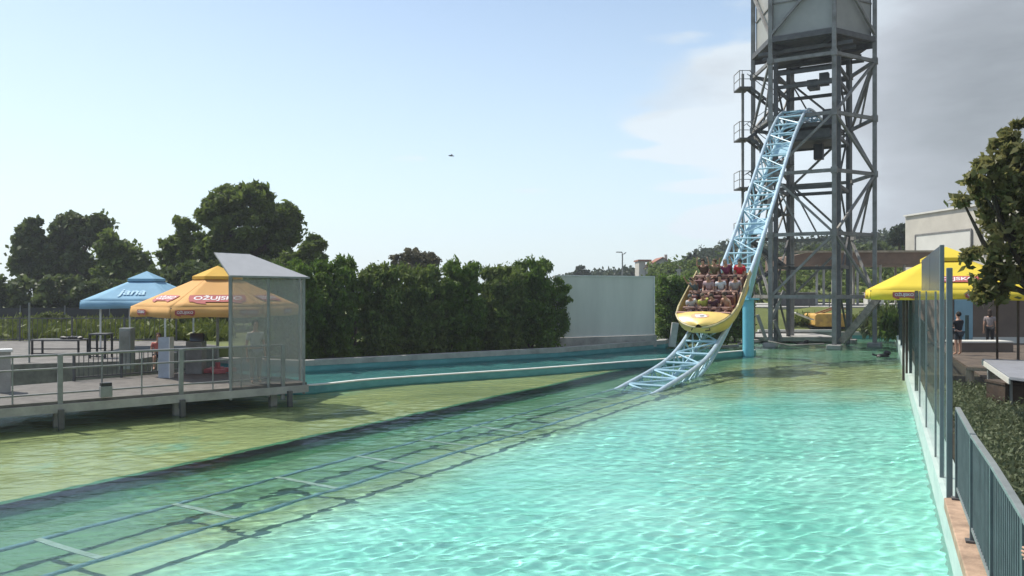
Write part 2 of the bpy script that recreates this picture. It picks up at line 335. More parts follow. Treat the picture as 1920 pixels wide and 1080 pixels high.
sh = MB().sheet(shelf, -.30); s0, s1 = Vector((*edge_p(-3.1, -36), 0)), Vector((*edge_p(-3.1, 13.5), 0)); f0, f1 = Vector((*edge_p(-2.35, -36), 0)), Vector((*edge_p(-2.35, 13.5), 0))
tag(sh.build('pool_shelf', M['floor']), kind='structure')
st_ = MB(); pr_ = [(-3.26, -.292), (-3.12, -.295), (-3.0, -.33), (-2.85, -.43), (-2.65, -.60), (-2.45, -.71), (-2.25, -.765), (-2.05, -.775)]; stv = []
for k_ in range(26):
    for p_, z_ in pr_: e_ = edge_p(p_, -36+k_*1.98); stv.append((e_[0], e_[1], z_))
n_ = len(pr_); st_.add(stv, [(a*n_+b, a*n_+b+1, (a+1)*n_+b+1, (a+1)*n_+b) for a in range(25) for b in range(n_-1)])
tag(st_.build('pool_step', mat('shaded_green_step', (.11, .30, .15), .8, 0, .2, 1.5), smooth=True), kind='structure')  # dark green puts the shade of the step face into its colour
bc = [(p.x, p.y) for p in div[2:]]+[(11.5, 48), (8.6, 45.2), (2.3, 39), (-8.4, 31.9), (-12.6, 33.5)]
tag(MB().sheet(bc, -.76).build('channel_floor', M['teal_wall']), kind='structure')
# pool walls round the basin
pw = MB(); n = len(pool)
for i in range(n-1):
    a = Vector((*pool[i], 0)); b = Vector((*pool[i+1], 0))
    if i == 0: continue
    d = (b-a).normalized(); nrm = Vector((-d.y, d.x, 0))
    pw.add([a+Vector((0, 0, -1.1)), b+Vector((0, 0, -1.1)), b+Vector((0, 0, .26)), a+Vector((0, 0, .26))], [(0, 1, 2, 3)])
tag(pw.build('pool_wall', M['teal_wall']), kind='structure')
# far rim (coping) of the basin: a concrete kerb
kb = MB()
rim = [wally(.715, 54), Vector((12, 54.3, 0)), Vector((8.6, 45.2, 0)), Vector((2.3, 39, 0)), Vector((-8.4, 31.9, 0)), Vector((-12.6, 33.5, 0))]
def strip(mb, pts, off0, off1, z0, z1):
    L_ = []; 
    for i, p in enumerate(pts):
        d = (pts[min(i+1, len(pts)-1)]-pts[max(i-1, 0)]); d.z = 0; d.normalize(); nr = Vector((-d.y, d.x, 0))
        L_.append((p+nr*off0, p+nr*off1))
    for i in range(len(pts)-1):
        a0, a1 = L_[i]; b0, b1 = L_[i+1]
        vs = [Vector((v.x, v.y, z)) for z in (z0, z1) for v in (a0, a1, b1, b0)]
        mb.add(vs, [(3, 2, 1, 0), (4, 5, 6, 7), (0, 1, 5, 4), (1, 2, 6, 5), (2, 3, 7, 6), (3, 0, 4, 7)])
strip(kb, rim, -.45, .03, .20, .42)
tag(kb.build('pool_kerb', M['pale_concrete']), kind='structure')
# curved divider between the flume and the back channel
dv = MB()
def smooth_pts(pts, k=6):
    out = []
    for i in range(len(pts)-1):
        p0 = pts[max(i-1, 0)]; p1 = pts[i]; p2 = pts[i+1]; p3 = pts[min(i+2, len(pts)-1)]
        for j in range(k):
            t = j/k; out.append(.5*((2*p1)+(p2-p0)*t+(2*p0-5*p1+4*p2-p3)*t*t+(3*p1-p0-3*p2+p3)*t*t*t))
    return out+[pts[-1]]
dpt = smooth_pts(div)
strip(dv, dpt, 0, .14, -1.1, .22)
dwo = dv.build('divider_wall', M['teal_wall']); tag(dwo, 'curved teal painted divider wall with white top running across the pool', 'pool wall')
dt = MB(); strip(dt, dpt, -.02, .16, .22, .26); dt.build('coping', M['white'], dwo)

# water ------------------------------------------------------------------------------
def water_mat():
    m = bpy.data.materials.new('pool_water'); m.use_nodes = True; t = m.node_tree; t.nodes.clear(); L = t.links.new
    out = nn(t, 'ShaderNodeOutputMaterial'); g = nn(t, 'ShaderNodeNewGeometry')
    def noise(s, d, st, rot, r=.55):
        mp = nn(t, 'ShaderNodeMapping'); mp.inputs['Scale'].default_value = st; mp.inputs['Rotation'].default_value = (0, 0, rot); L(g.outputs['Position'], mp.inputs[0])
        n = nn(t, 'ShaderNodeTexNoise'); n.inputs['Scale'].default_value = s; n.inputs['Detail'].default_value = d; n.inputs['Roughness'].default_value = r; n.inputs['Distortion'].default_value = .6; L(mp.outputs[0], n.inputs[0]); return n.outputs[0]
    a = noise(1.9, 3, (1, 1.9, 1), .35); b = noise(8.5, 3, (1, 1.6, 1), -.1)
    ad = nn(t, 'ShaderNodeMath', operation='MULTIPLY_ADD'); L(b, ad.inputs[0]); ad.inputs[1].default_value = .34; L(a, ad.inputs[2])
    bp = nn(t, 'ShaderNodeBump'); bp.inputs['Strength'].default_value = 1; bp.inputs['Distance'].default_value = .02; L(ad.outputs[0], bp.inputs['Height'])
    fr = nn(t, 'ShaderNodeFresnel'); fr.inputs['IOR'].default_value = 1.33; L(bp.outputs[0], fr.inputs['Normal'])
    gl = nn(t, 'ShaderNodeBsdfGlossy'); gl.inputs['Roughness'].default_value = .04; gl.inputs['Color'].default_value = (.70, .76, .78, 1); L(bp.outputs[0], gl.inputs['Normal'])
    rf = nn(t, 'ShaderNodeBsdfRefraction'); rf.inputs['IOR'].default_value = 1.33; rf.inputs['Roughness'].default_value = 0; rf.inputs['Color'].default_value = (.86, 1, .95, 1)
    ms = nn(t, 'ShaderNodeMixShader'); L(fr.outputs[0], ms.inputs[0]); L(rf.outputs[0], ms.inputs[1]); L(gl.outputs[0], ms.inputs[2]); L(ms.outputs[0], out.inputs[0])
    return m
def water_mesh():
    nx, ny = 1000, 1200
    u = np.linspace(-1, 1, nx); xs = 2+32*np.sinh(2.0*u)/np.sinh(2.0)
    v = np.linspace(0, 1, ny-30); ys = np.concatenate([np.linspace(-6, 2.8, 30), 3+53*v**1.6])
    X, Y = np.meshgrid(xs, ys); Z = np.zeros_like(X); rs = np.random.RandomState(4)
    for i in range(80):
        lam = .13*(5.5**rs.rand()); th = R(-72)+rs.normal()*.75; k = 2*math.pi/lam
        fade = np.clip((lam*130-Y)/12, 0, 1)
        Z += fade*.00098*(lam/.4)**.85*.4**.0*np.sin(k*(X*math.cos(th)+Y*math.sin(th))+rs.uniform(0, 6.28)+1.6*np.sin(.7*X+.4*Y+rs.uniform(0, 6))*rs.uniform(0, 1))*(.75+.5*np.sin(.6*X*math.sin(th)+.5*Y+rs.uniform(0, 6)))*.75
    low = sum(np.sin(X*rs.uniform(-.9, .9)+Y*rs.uniform(.2, .8)+rs.uniform(0, 6)) for _ in range(5))/3.2
    Z *= np.clip(.92+.55*low, .35, 1.6)
    for i in range(7):
        lam = rs.uniform(1.6, 4.2); th = R(-60)+rs.normal()*.5; k = 2*math.pi/lam; Z += .0016*lam*np.sin(k*(X*math.cos(th)+Y*math.sin(th))+rs.uniform(0, 6.28))
    V = np.stack([X, Y, Z], -1).reshape(-1, 3)
    idx = np.arange(nx*ny).reshape(ny, nx)
    Fq = np.stack([idx[:-1, :-1], idx[:-1, 1:], idx[1:, 1:], idx[1:, :-1]], -1).reshape(-1, 4)
    return npmesh('pool_water', V, Fq, water_mat(), smooth=True)
water = water_mesh(); tag(water, kind='structure')
CAUSTIC = True
def receivers():
    water.cycles.is_caustics_caster = True; sl.cycles.is_caustics_light = True
    cy.caustics_refractive = True
    for o in sc.objects:
        if o.type == 'MESH' and o is not water and not o.name.startswith('haze') and min((wloc(o)+Vector(c)).z for c in o.bound_box) < .02: o.cycles.is_caustics_receiver = True

# ------------------------------------------------------------------ foliage
def leaf_cloud(centers, radii, counts, size, seed, elong=1.6, shell=.55, droop=0, squash=1.0):
    "leaf-sized quads spread through many small clumps; returns vertex and quad arrays"
    rs = np.random.RandomState(seed); P = []
    for c, r, n in zip(centers, radii, counts):
        d = rs.normal(size=(n, 3)); d /= np.linalg.norm(d, axis=1)[:, None]
        rad = (shell*.4+(1-shell*.4)*np.minimum(1.5, np.abs(rs.normal(size=n)))*.62)[:, None]
        ax = rs.normal(size=3)+np.array((0, 0, .7)); ax /= np.linalg.norm(ax); d = d*(.72+1.15*np.abs(d@ax)**2)[:, None]     # each clump is drawn out along its own twig
        P.append(np.array(c)+d*rad*np.array(r))
    P = np.concatenate(P); n = len(P)
    a = rs.normal(size=(n, 3)); a[:, 2] = a[:, 2]*squash-droop; a /= np.linalg.norm(a, axis=1)[:, None]
    b = np.cross(a, rs.normal(size=(n, 3))); b /= np.linalg.norm(b, axis=1)[:, None]
    s = size*(.6+.8*rs.rand(n))[:, None]; a = a*s*elong*.5; b = b*s*.5
    V = np.stack([P-a, P-a*.1+b, P+a, P-a*.1-b], 1).reshape(-1, 3)
    return V, np.arange(4*n).reshape(n, 4)
def clumps(lobes, n_per, rc, rs, core=True):
    "small clump centres on the surface of big lobes (cx, cy, cz, rx, ry, rz)"
    C = []; Rr = []
    tot = sum((l[3]*l[5]) for l in lobes)
    for l in lobes:
        k = max(3, int(n_per*l[3]*l[5]/tot))
        for _ in range(k):
            d = rs.normal(size=3); d /= np.linalg.norm(d); q = .45+.55*rs.rand()**.5
            C.append((l[0]+d[0]*l[3]*q, l[1]+d[1]*l[4]*q, l[2]+d[2]*l[5]*q)); r = rc*(.35+1.1*rs.rand()**1.5); Rr.append((r, r, r*.8))
    return C, Rr
def tree(name, label, cat, base, lobes, m, nclump=60, rc=.6, nleaf=12000, size=.22, seed=1, trunk_r=.2, group=None, elong=1.6, droop=0, limbs=5, forks=True):
    rs = np.random.RandomState(seed); base = Vector(base)
    t = thing(name, label, cat, base, group)
    C, Rr = clumps(lobes, int(nclump*2.0), rc*.62, rs); k = max(4, int(nleaf*1.9)//len(C)); size *= .72
    V, Q = leaf_cloud(C, Rr, [int(k*(.6+.8*rs.rand())) for _ in C], size, seed+5, elong, .2, droop)
    npmesh('crown', V, Q, m, t)
    tb = MB(); cx = np.mean([l[0] for l in lobes]); cyy = np.mean([l[1] for l in lobes]); cz = max(l[2] for l in lobes)
    mid = base.lerp(Vector((cx, cyy, cz)), .45)+Vector((rs.normal()*.15, rs.normal()*.1, 0))
    tb.tube([base-Vector((0, 0, .2)), base.lerp(mid, .5)+Vector((rs.normal()*.08, 0, 0)), mid], [trunk_r*1.25, trunk_r, trunk_r*.8], 8)
    for l in lobes[:limbs*2]:
        e = Vector((l[0], l[1], l[2]))+Vector((0, 0, l[5]*.3)); q = mid.lerp(e, .5)+Vector((rs.normal()*.2, rs.normal()*.2, -.1*l[5]))
        tb.tube([mid, q, e], [trunk_r*.55, trunk_r*.35, trunk_r*.12], 6)
        for _ in range(3):
            j = int(rs.randint(len(C))); c = Vector(C[j])
            if (c-e).length < l[3]*1.5: tb.tube([q, q.lerp(c, .6)+Vector((0, 0, -.1)), c], [trunk_r*.22, trunk_r*.14, trunk_r*.05], 5)
    tb.build('trunk', M['bark'], t)
    return t
def lob(px, py, y, rpx, rpy=None, depth=None):
    "a crown lobe seen at px, py with the given radii in pixels at distance y"
    c = atz(px, py, y); k = y/F; rpy = (rpy or rpx)*.93; rpx = rpx*.93
    return (c.x, c.y, c.z, rpx*k, (depth or rpx*k), rpy*k)

# left: dark trees beyond the field
gz = .9
Y0 = 62
tree('broadleaf_tree', 'tall narrow dark tree at the far left with knobbly open crown', 'tree', atz(70, 560, Y0), [lob(52, 455, Y0, 20, 35), lob(62, 425, Y0, 15, 18), lob(45, 500, Y0, 24, 22), lob(80, 500, Y0, 24, 40)], M['leaf_dark'], 60, .75, 9000, .36, 11, .2, 'dark trees beyond the field', limbs=4)
tree('broadleaf_tree', 'dark tree with two tall domed tops right behind the blue parasol canopy', 'tree', atz(145, 570, Y0+2), [lob(130, 425, Y0+2, 30, 26), lob(115, 465, Y0+2, 30, 32), lob(140, 505, Y0+2, 46, 36), lob(172, 440, Y0+2, 22, 26), lob(186, 418, Y0+2, 16, 14)], M['leaf_dark'], 95, .8, 16000, .36, 12, .24, 'dark trees beyond the field', limbs=5)
tree('broadleaf_tree', 'lower rounded green tree leaning out to the right of the dark domed tree', 'tree', atz(215, 575, Y0-3), [lob(215, 470, Y0-3, 32, 30), lob(245, 490, Y0-3, 28, 26), lob(225, 520, Y0-3, 46, 36), lob(268, 500, Y0-3, 12, 12)], M['leaf_pine'], 70, .75, 13000, .34, 13, .2, 'dark trees beyond the field', limbs=4)
tree('bushy_tree', 'low dark bush mass at the left frame edge below the narrow tree', 'tree', atz(10, 590, Y0-6), [lob(0, 545, Y0-6, 40, 32), lob(50, 560, Y0-6, 50, 34), lob(-40, 550, Y0-6, 50, 36)], M['leaf_dark'], 50, .8, 11000, .36, 14, .18, 'dark trees beyond the field', limbs=2)
tree('bushy_tree', 'low dark bush under the domed tree behind the blue parasol', 'tree', atz(150, 590, Y0-6), [lob(120, 555, Y0-6, 55, 36), lob(200, 555, Y0-6, 55, 38), lob(260, 560, Y0-6, 50, 36)], M['leaf_dark'], 70, .8, 14000, .36, 15, .18, 'dark trees beyond the field', limbs=2)
# the big stone pine
YP = 52
tree('pine_tree', 'large dark pine with broad layered crown rising above the kiosk', 'tree', atz(450, 590, YP),
     [lob(450, 385, YP, 62, 36), lob(470, 362, YP, 34, 22), lob(400, 398, YP, 30, 26), lob(465, 430, YP, 72, 34), lob(525, 405, YP, 34, 24), lob(548, 400, YP, 22, 18), lob(420, 460, YP, 60, 34), lob(535, 440, YP, 24, 30), lob(490, 470, YP, 60, 26)],
     M['leaf_pine'], 210, .55, 52000, .22, 21, .34, limbs=5, elong=2.6)
tree('pine_tree', 'smaller rounded pine on the left flank of the large pine', 'tree', atz(350, 590, YP+2), [lob(345, 430, YP+2, 24, 22), lob(340, 465, YP+2, 38, 26), lob(318, 480, YP+2, 22, 20), lob(370, 480, YP+2, 40, 30), lob(345, 510, YP+2, 45, 24)], M['leaf_pine'], 90, .5, 20000, .22, 22, .2, limbs=3, elong=2.6)
tree('pine_tree', 'small leaning pine between the large pine and the hedge', 'tree', atz(570, 590, YP-3), [lob(596, 452, YP-3, 14, 13), lob(578, 470, YP-3, 24, 16), lob(560, 490, YP-3, 40, 18), lob(600, 480, YP-3, 12, 14)], M['leaf_pine'], 50, .42, 10000, .2, 23, .14, limbs=3, elong=2.6)
tree('pine_tree', 'dark low pine filling in behind the two parasols', 'tree', atz(310, 600, YP-4), [lob(300, 530, YP-4, 44, 26), lob(370, 530, YP-4, 60, 36), lob(440, 525, YP-4, 70, 40), lob(520, 520, YP-4, 50, 36), lob(470, 560, YP-4, 90, 40)], M['leaf_dark'], 110, .6, 26000, .24, 24, .2, limbs=3, elong=2.2)
tree('olive_tree', 'brownish rounded treetop showing over the hedge', 'tree', atz(775, 600, 58), [lob(775, 482, 58, 34, 16), lob(752, 488, 58, 20, 14), lob(800, 488, 58, 24, 14), lob(775, 505, 58, 40, 18)], M['leaf_brown'], 70, .45, 14000, .18, 25, .2, limbs=3)

# hedge of cypress bushes along the kerb
hedge = [  # px centre, half width, top row, distance, material, label
    (528, 66, 500, 33.4, 'leaf_cyp', 'cypress bush half hidden behind the acrylic kiosk at the hedge end'),
    (620, 60, 490, 34.6, 'leaf_cyp', 'dark round-topped cypress bush in the hedge just right of the kiosk'),
    (708, 52, 502, 35.6, 'leaf_cyp2', 'yellowish cypress bush in the hedge, left of the pair below the brown treetop'),
    (783, 50, 504, 36.6, 'leaf_cyp2', 'lighter green cypress bush in the hedge directly below the brown treetop'),
    (862, 50, 494, 37.8, 'leaf_cyp', 'cypress bush with split top in the hedge, second from the pale screen'),
    (938, 46, 503, 38.9, 'leaf_cyp2', 'low-topped light cypress bush in a dip of the hedge'),
    (1000, 52, 493, 40.0, 'leaf_cyp', 'last cypress bush of the hedge, ragged side against the pale screen')]
for i, (px, hw, top, y, mm, lb) in enumerate(hedge):
    k = y/F; b0 = atz(px, 0, y); b0.z = .35; zt = CH+(HZ-top)*k; H = zt-.35; rs = np.random.RandomState(40+i)
    lobes = []
    for q in range(7):
        z = .35+H*(.05+.82*q/6); w = hw*k*(.93 if q < 5 else (.88 if q == 5 else .68))*rs.uniform(.92, 1.08)
        lobes.append((b0.x+rs.normal()*.08, y+1.1, z, w, 1.1, H*.13))
    t = thing('cypress_bush', lb, 'hedge bush', b0+Vector((0, 1.1, 0)), 'cypress bushes forming the hedge')
    C, Rr = clumps(lobes, 230, .34, rs)
    if i == 6: C += [(b0.x+hw*k*rs.uniform(.95, 1.28), y+.8+rs.rand(), .6+H*.75*rs.rand()) for _ in range(16)]; Rr += [(.26, .22, .14)]*16
    C += [(b0.x+hw*k*.75*rs.uniform(-1, 1), y+1.1+rs.normal()*.4, zt-.15+rs.uniform(-.15, .12)) for _ in range(12)]; Rr += [(.2, .2, .28)]*12
    V, Q = leaf_cloud(C, Rr, [int(230*(.5+rs.rand())) for _ in C], .085, 60+i, 2.4, .15, -.6, 1.7)
    npmesh('foliage', V, Q, M[mm], t)
    tb = MB()
    for q in range(4):
        x = b0.x+rs.uniform(-.6, .6)*hw*k; tb.tube([(x, y+1.1, .2), (x+rs.normal()*.1, y+1.1, 1.5), (x+rs.normal()*.2, y+1.15, H*.8)], [.07, .06, .02], 6)
    tb.build('stem', M['bark'], t)
# clipped hedge right of the pale screen
t = thing('clipped_hedge', 'tall clipped hedge right of the pale screen, behind the coaster car', 'hedge', (9.6, 46.6, .35))
rs = np.random.RandomState(77); C = []; Rr = []
for q in range(460):
    x = rs.uniform(8.6, 13.6); z = rs.uniform(.4, 3.85); yy = 46.2+rs.uniform(0, 1.3); C.append((x, yy, z+.08*math.sin(x*3))); Rr.append((.38, .36, .32))
V, Q = leaf_cloud(C, Rr, [170]*len(C), .10, 78, 2.0, .2, -.3); npmesh('foliage', V, Q, M['leaf_cyp'], t)
tb = MB(); [tb.tube([(x, 46.9, .2), (x+.1, 46.9, 3.4)], .06, 6) for x in (9, 10, 11, 12, 13)]; tb.build('stem', M['bark'], t)

# pale screen wall on its concrete base
t = thing('screen_wall', 'large pale rectangular screen on a concrete base between hedges', 'screen', (4.8, 44, .3))
a0 = Vector((2.2, 41.6, 0)); a1 = Vector(((1226-960)/F*44.6, 44.6, 0)); dd = (a1-a0).normalized(); nr = Vector((-dd.y, dd.x, 0))
def wallbox(p, q, th, z0, z1, mb): mb.prism([(p.x, p.y), (q.x, q.y), ((q+nr*th).x, (q+nr*th).y), ((p+nr*th).x, (p+nr*th).y)], z0, z1); return mb
wallbox(a0, a1, .1, .76, 3.98, MB()).build('screen', M['panel'], t)
wallbox(a0-nr*.12, a1-nr*.12+dd*.1, .5, .1, .74, MB()).build('concrete_base', M['pale_concrete'], t)
fr = MB(); 
for z in (.80, 3.98): fr.bar(a0+Vector((0, 0, z))-nr*.03, a1+Vector((0, 0, z))-nr*.03, .05)
fr.bar(a1+Vector((0, 0, .75))-nr*.03, a1+Vector((0, 0, 4.0))-nr*.03, .06); fr.build('frame', M['white'], t)
tag(MB().box(at(1263, 647, .3)+Vector((0, 0, .55)), (.35, .25, 1.3), .3, M=Matrix.Rotation(R(8), 3, 'Y')).build('concrete_post', M['pale_concrete'], bevel=.02), 'short leaning concrete post at the foot of the clipped hedge', 'post')

# ------------------------------------------------------------------ far hills, house, lamp, bird
def hill(name, pts, y, depth, m):
    "ridge seen at the pixel rows pts"
    V = []; Fc = []; xs = [p[0] for p in pts]
    n = 60; lo, hi = xs[0], xs[-1]
    for j in range(9):
        s = j/8
        for i in range(n):
            px = lo+(hi-lo)*i/(n-1); top = np.interp(px, xs, [p[1] for p in pts]); zt = CH+(HZ-top)/F*y
            yy = y-depth*.5+depth*s*1.5; prof = math.sin(min(1, s*1.5)*math.pi/2) if s < .67 else math.cos((s-.67)/.33*math.pi/2)
            V.append(((px-960)/F*y, yy, .28+(zt-.28)*max(0, prof)))
    for j in range(8):
        for i in range(n-1): Fc.append((j*n+i, j*n+i+1, (j+1)*n+i+1, (j+1)*n+i))
    return tag(npmesh(name, V, Fc, m, smooth=True), kind='structure')
ridge = [(1020, 540), (1080, 522), (1140, 516), (1200, 510), (1260, 500), (1310, 482), (1350, 472), (1420, 470), (1500, 462), (1600, 456), (1680, 446), (1740, 452), (1800, 470), (1900, 520), (2000, 545)]
hill('hill', ridge, 170, 70, M['hillgreen'])
rs = np.random.RandomState(5); C = []; Rr = []
for i in range(900):
    px = 1050+870*rs.rand()**1.15; yy = rs.uniform(146, 172); top = np.interp(px, [p[0] for p in ridge], [p[1] for p in ridge]); zt = CH+(HZ-top)/F*170
    if 1185 < px < 1290: zt -= 2.6
    s = min(1, (yy-135)/35); r = rs.uniform(.8, 1.9)*(1 if px > 1280 else .75)
    C.append(((px-960)/F*yy, yy, .3+(zt-.3)*math.sin(s*math.pi/2)+.0*r)); Rr.append((r, r, r*.9))
V, Q = leaf_cloud(C, Rr, [110]*len(C), .62, 6, 1.4, .4); tag(npmesh('forest', V, Q, M['leaf_far']), 'distant dark green wood covering the hill', None, None, 'stuff')
for px, py, y, rp, lb, cat in [(1090, 508, 150, 10, 'small rounded grey-green tree beyond the pale screen, left of the street lamp', 'tree'), (1300, 488, 140, 16, 'dark tree at the foot of the hill right of the hillside house', 'tree'), (1688, 436, 96, 14, 'dark pine peeking out beside the cream building', 'tree')]:
    tree('hill_tree', lb, cat, atz(px, py+34, y), [lob(px, py, y, rp, rp*.9), lob(px+rp*.5, py+rp*.6, y, rp*1.1, rp), lob(px-rp*.6, py+rp*.9, y, rp, rp)], M['leaf_far'], 26, .6, 4000, .4, int(px), .2, limbs=3)
# dark dense wood right behind the tower
rs = np.random.RandomState(9); C = []; Rr = []
for i in range(200):
    px = 1440+300*rs.rand(); yy = rs.uniform(104, 118); top = np.interp(px, [1440, 1490, 1560, 1640, 1700, 1760], [466, 462, 455, 452, 440, 450]); zt = CH+(HZ-top)/F*110
    C.append(((px-960)/F*yy, yy, rs.uniform(2, zt-.6))); r = rs.uniform(.9, 1.6); Rr.append((r, r, r*.8))
V, Q = leaf_cloud(C, Rr, [130]*len(C), .42, 10, 1.4, .4); tag(npmesh('wood', V, Q, M['leaf_dark']), 'dark wood behind the pergola', None, None, 'stuff')
# house on the hill
hy = 150; t = thing('hillside_house', 'small distant house with terracotta roof on the hillside', 'house', atz(1238, 512, hy)); k = hy/F
b = atz(1238, 512, hy)
def hb(px0, px1, top, bot, dz0, dep, mb): 
    x0 = (px0-960)*k; x1 = (px1-960)*k; z1 = CH+(HZ-top)*k; z0 = CH+(HZ-bot)*k
    return mb.box(((x0+x1)/2, hy+dz0+dep/2, (z0+z1)/2), (x1-x0, dep, z1-z0))
hb(1212, 1276, 503, 520, 0, 7, MB()).build('wall', M['cream'], t); 
g = MB(); x0 = (1212-960)*k; x1 = (1276-960)*k; z0 = CH+(HZ-503)*k; z1 = CH+(HZ-484)*k; xm = (x0+x1)/2
g.add([(x0, hy+.02, z0), (x1, hy+.02, z0), (xm, hy+.02, z1), (x0, hy+7, z0), (x1, hy+7, z0), (xm, hy+7, z1)], [(0, 1, 2), (3, 5, 4), (0, 2, 5, 3), (2, 1, 4, 5), (0, 3, 4, 1)]); g.build('gable', M['cream'], t)
rf = MB(); rf.slab([(x0-.4, hy-.4, z0-.1), (xm, hy-.4, z1+.1), (xm, hy+7.4, z1+.1), (x0-.4, hy+7.4, z0-.1)], .16); rf.slab([(x1+.4, hy-.4, z0-.1), (xm, hy-.4, z1+.1), (xm, hy+7.4, z1+.1), (x1+.4, hy+7.4, z0-.1)], .16)
ro = rf.build('roof', M['roof_tile'], t); MB().box((xm+1, hy+3, z1+.3), (.5, .5, 1)).build('chimney', M['cream'], ro)
hb(1199, 1211, 489, 520, .5, 5, MB()).build('side_wing', M['cream'], t); hb(1197, 1222, 486.5, 489.5, .2, 5.6, MB()).build('side_roof', M['roof_tile'], t)
for px in (1226, 1244, 1262): hb(px-3, px+3, 498, 506, -.04, .1, MB()).build('window', M['pane'], t)
# street lamp
p0 = at(1167, 548, .3) if False else atz(1167, 560, 75); p0.z = .3; zt = CH+(HZ-476)/F*75
t = thing('street_lamp', 'slender street lamp standing behind the pale screen', 'street lamp', p0)
MB().tube([p0, (p0.x, p0.y, zt)], .09, 8, .06).build('pole', M['rail_grey'], t)
MB().tube([(p0.x, p0.y, zt-.05), (p0.x, p0.y, zt+.1), (p0.x-.25, p0.y, zt+.16)], .04, 6).build('arm', M['rail_grey'], t)
MB().box((p0.x-.32, p0.y, zt+.16), (.55, .22, .09)).build('lamp_head', M['rail_grey'], t, bevel=.02)
MB().box((p0.x+.22, p0.y, zt+.05), (.28, .2, .07), M=Matrix.Rotation(R(-35), 3, 'Y')).build('solar_panel', M['dark_steel'], t)
# bird
b = atz(846, 292, 60); bd = MB(); bd.tube([b+Vector((-.22, 0, .0)), b+Vector((-.12, 0, .01)), b, b+Vector((.12, 0, -.01)), b+Vector((.24, 0, -.015))], [.01, .045, .055, .03, .012], 8)
for s in (-1, 1): bd.add([b+Vector((-.06, 0, .02)), b+Vector((.08, 0, .02)), b+Vector((.12, s*.3, .05)), b+Vector((.04, s*.3, .06)), b+Vector((.16, s*.55, .0)), b+Vector((-.06, 0, .03)), b+Vector((.08, 0, .03)), b+Vector((.12, s*.3, .06))], [(0, 1, 2, 3), (3, 2, 4), (5, 6, 7, 3)])
tag(bd.build('bird', M['black'], org=b), 'small dark bird flying in the open sky', 'bird')

# ------------------------------------------------------------------ left field and terrace
fld = [(-16, 26.8), (-12.6, 33.5), (-9.4, 34.6), (-7, 36.6), (2, 44), (6, 52), (6, 140), (-160, 140), (-160, 18), (-20, 18.6)]
tag(MB().prism(fld, .2, .86).build('field', M['field']), kind='structure')
ter = [(-24, 23.4), (-15.6, 24.8), (-12.5, 26.0), (-12.2, 33.4), (-15, 36.6), (-26, 36.6), (-40, 30), (-34, 20)]
tag(MB().prism(ter, -1.0, .92).build('terrace', M['pave']), kind='structure')
def grasspatch(poly_px, n, h, size, seed, y0, y1, z, name, label, m):
    rs = np.random.RandomState(seed); C = []; Rr = []
    for _ in range(n):
        yy = y0*(y1/y0)**rs.rand(); px = rs.uniform(*poly_px); C.append(((px-960)/F*yy, yy, z+h*.4)); Rr.append((.5, .5, h*rs.uniform(.4, 1.1)))
    V, Q = leaf_cloud(C, Rr, [26]*n, size, seed, 3.2, .1, -1.6, 1.6); return tag(npmesh(name, V, Q, m), label, None, None, 'stuff')
grasspatch((-120, 430), 1500, .45, .16, 31, 37, 60, .86, 'tall_grass', 'yellow green tall grass in the field', M['leaf_grass'])
# shrub in the field
for px, py, y, rx, ry, lb in [(95, 606, 46, 40, 18, 'pale green rounded bush in the field left of the blue parasol'), (330, 612, 48, 46, 16, 'low green bush in the field between the two parasols'), (30, 618, 44, 40, 12, 'low grassy bush by the field at the left edge')]:
    tree('field_bush', lb, 'bush', atz(px, py+ry, y), [lob(px, py, y, rx, ry), lob(px-rx*.5, py+ry*.3, y, rx*.6, ry*.8), lob(px+rx*.5, py+ry*.3, y, rx*.6, ry*.8)], M['leaf_grass'], 50, .35, 9000, .13, int(px)+3, .08, 'bushes in the field', limbs=2)
# shade netting fence across the field
for j, (y, z0, z1, lb) in enumerate([(54, 1.0, 2.05, 'long dark shade-net fence across the back of the field')]):
    t = thing('net_fence', lb, 'fence', (-20, y, .86)); nb = MB()
    nb.box((-24, y, (z0+z1)/2), (24, .05, z1-z0)); nb.build('netting', M['black'], t)
    for q in range(9): MB().tube([(-36+q*3, y-.06, .8), (-36+q*3, y-.06, z1+.15)], .04, 6).build('post', M['rail_grey'], t)

# ------------------------------------------------------------------ deck with railings
DA = Vector((-7.45, 21.3, 0)); DE = Vector((.776, .63, 0)); DN = Vector((-.63, .776, 0))
def dk(s, n, z=0): return DA+DE*s+DN*n+Vector((0, 0, z))
dpoly = [dk(-16, 0), dk(2.15, 0), dk(2.15, 1.6), dk(.9, 5.2), dk(-1.6, 4.7), dk(-4.4, 4.2), dk(-16, 4.2)]
t = thing('deck', 'grey platform standing on posts over the water at left', 'deck', dk(-4, 1.5, .6))
MB().prism([(p.x, p.y) for p in dpoly], .48, .62).build('planking', M['deckwood'], t)
fs = MB(); fs.bar(dk(-16, -.03, .45), dk(2.15, -.03, .45), .05, .2); fs.bar(dk(2.18, 0, .45), dk(2.18, 1.6, .45), .05, .2); fs.build('fascia', M['pale_concrete'], t)
for s in (-13, -9.6, -6.9, -4.0, -1.27, 1.3):
    MB().box(dk(s, .35, -.3), (.18, .18, 1.5), .68).build('support_post', M['pale_concrete'], t)
for s in (-6.9, -4.0, -1.27, 1.6):
    MB().box(dk(s, -.10, .12), (.12, .12, .62), .68).build('bracket', M['dark_steel'], t)
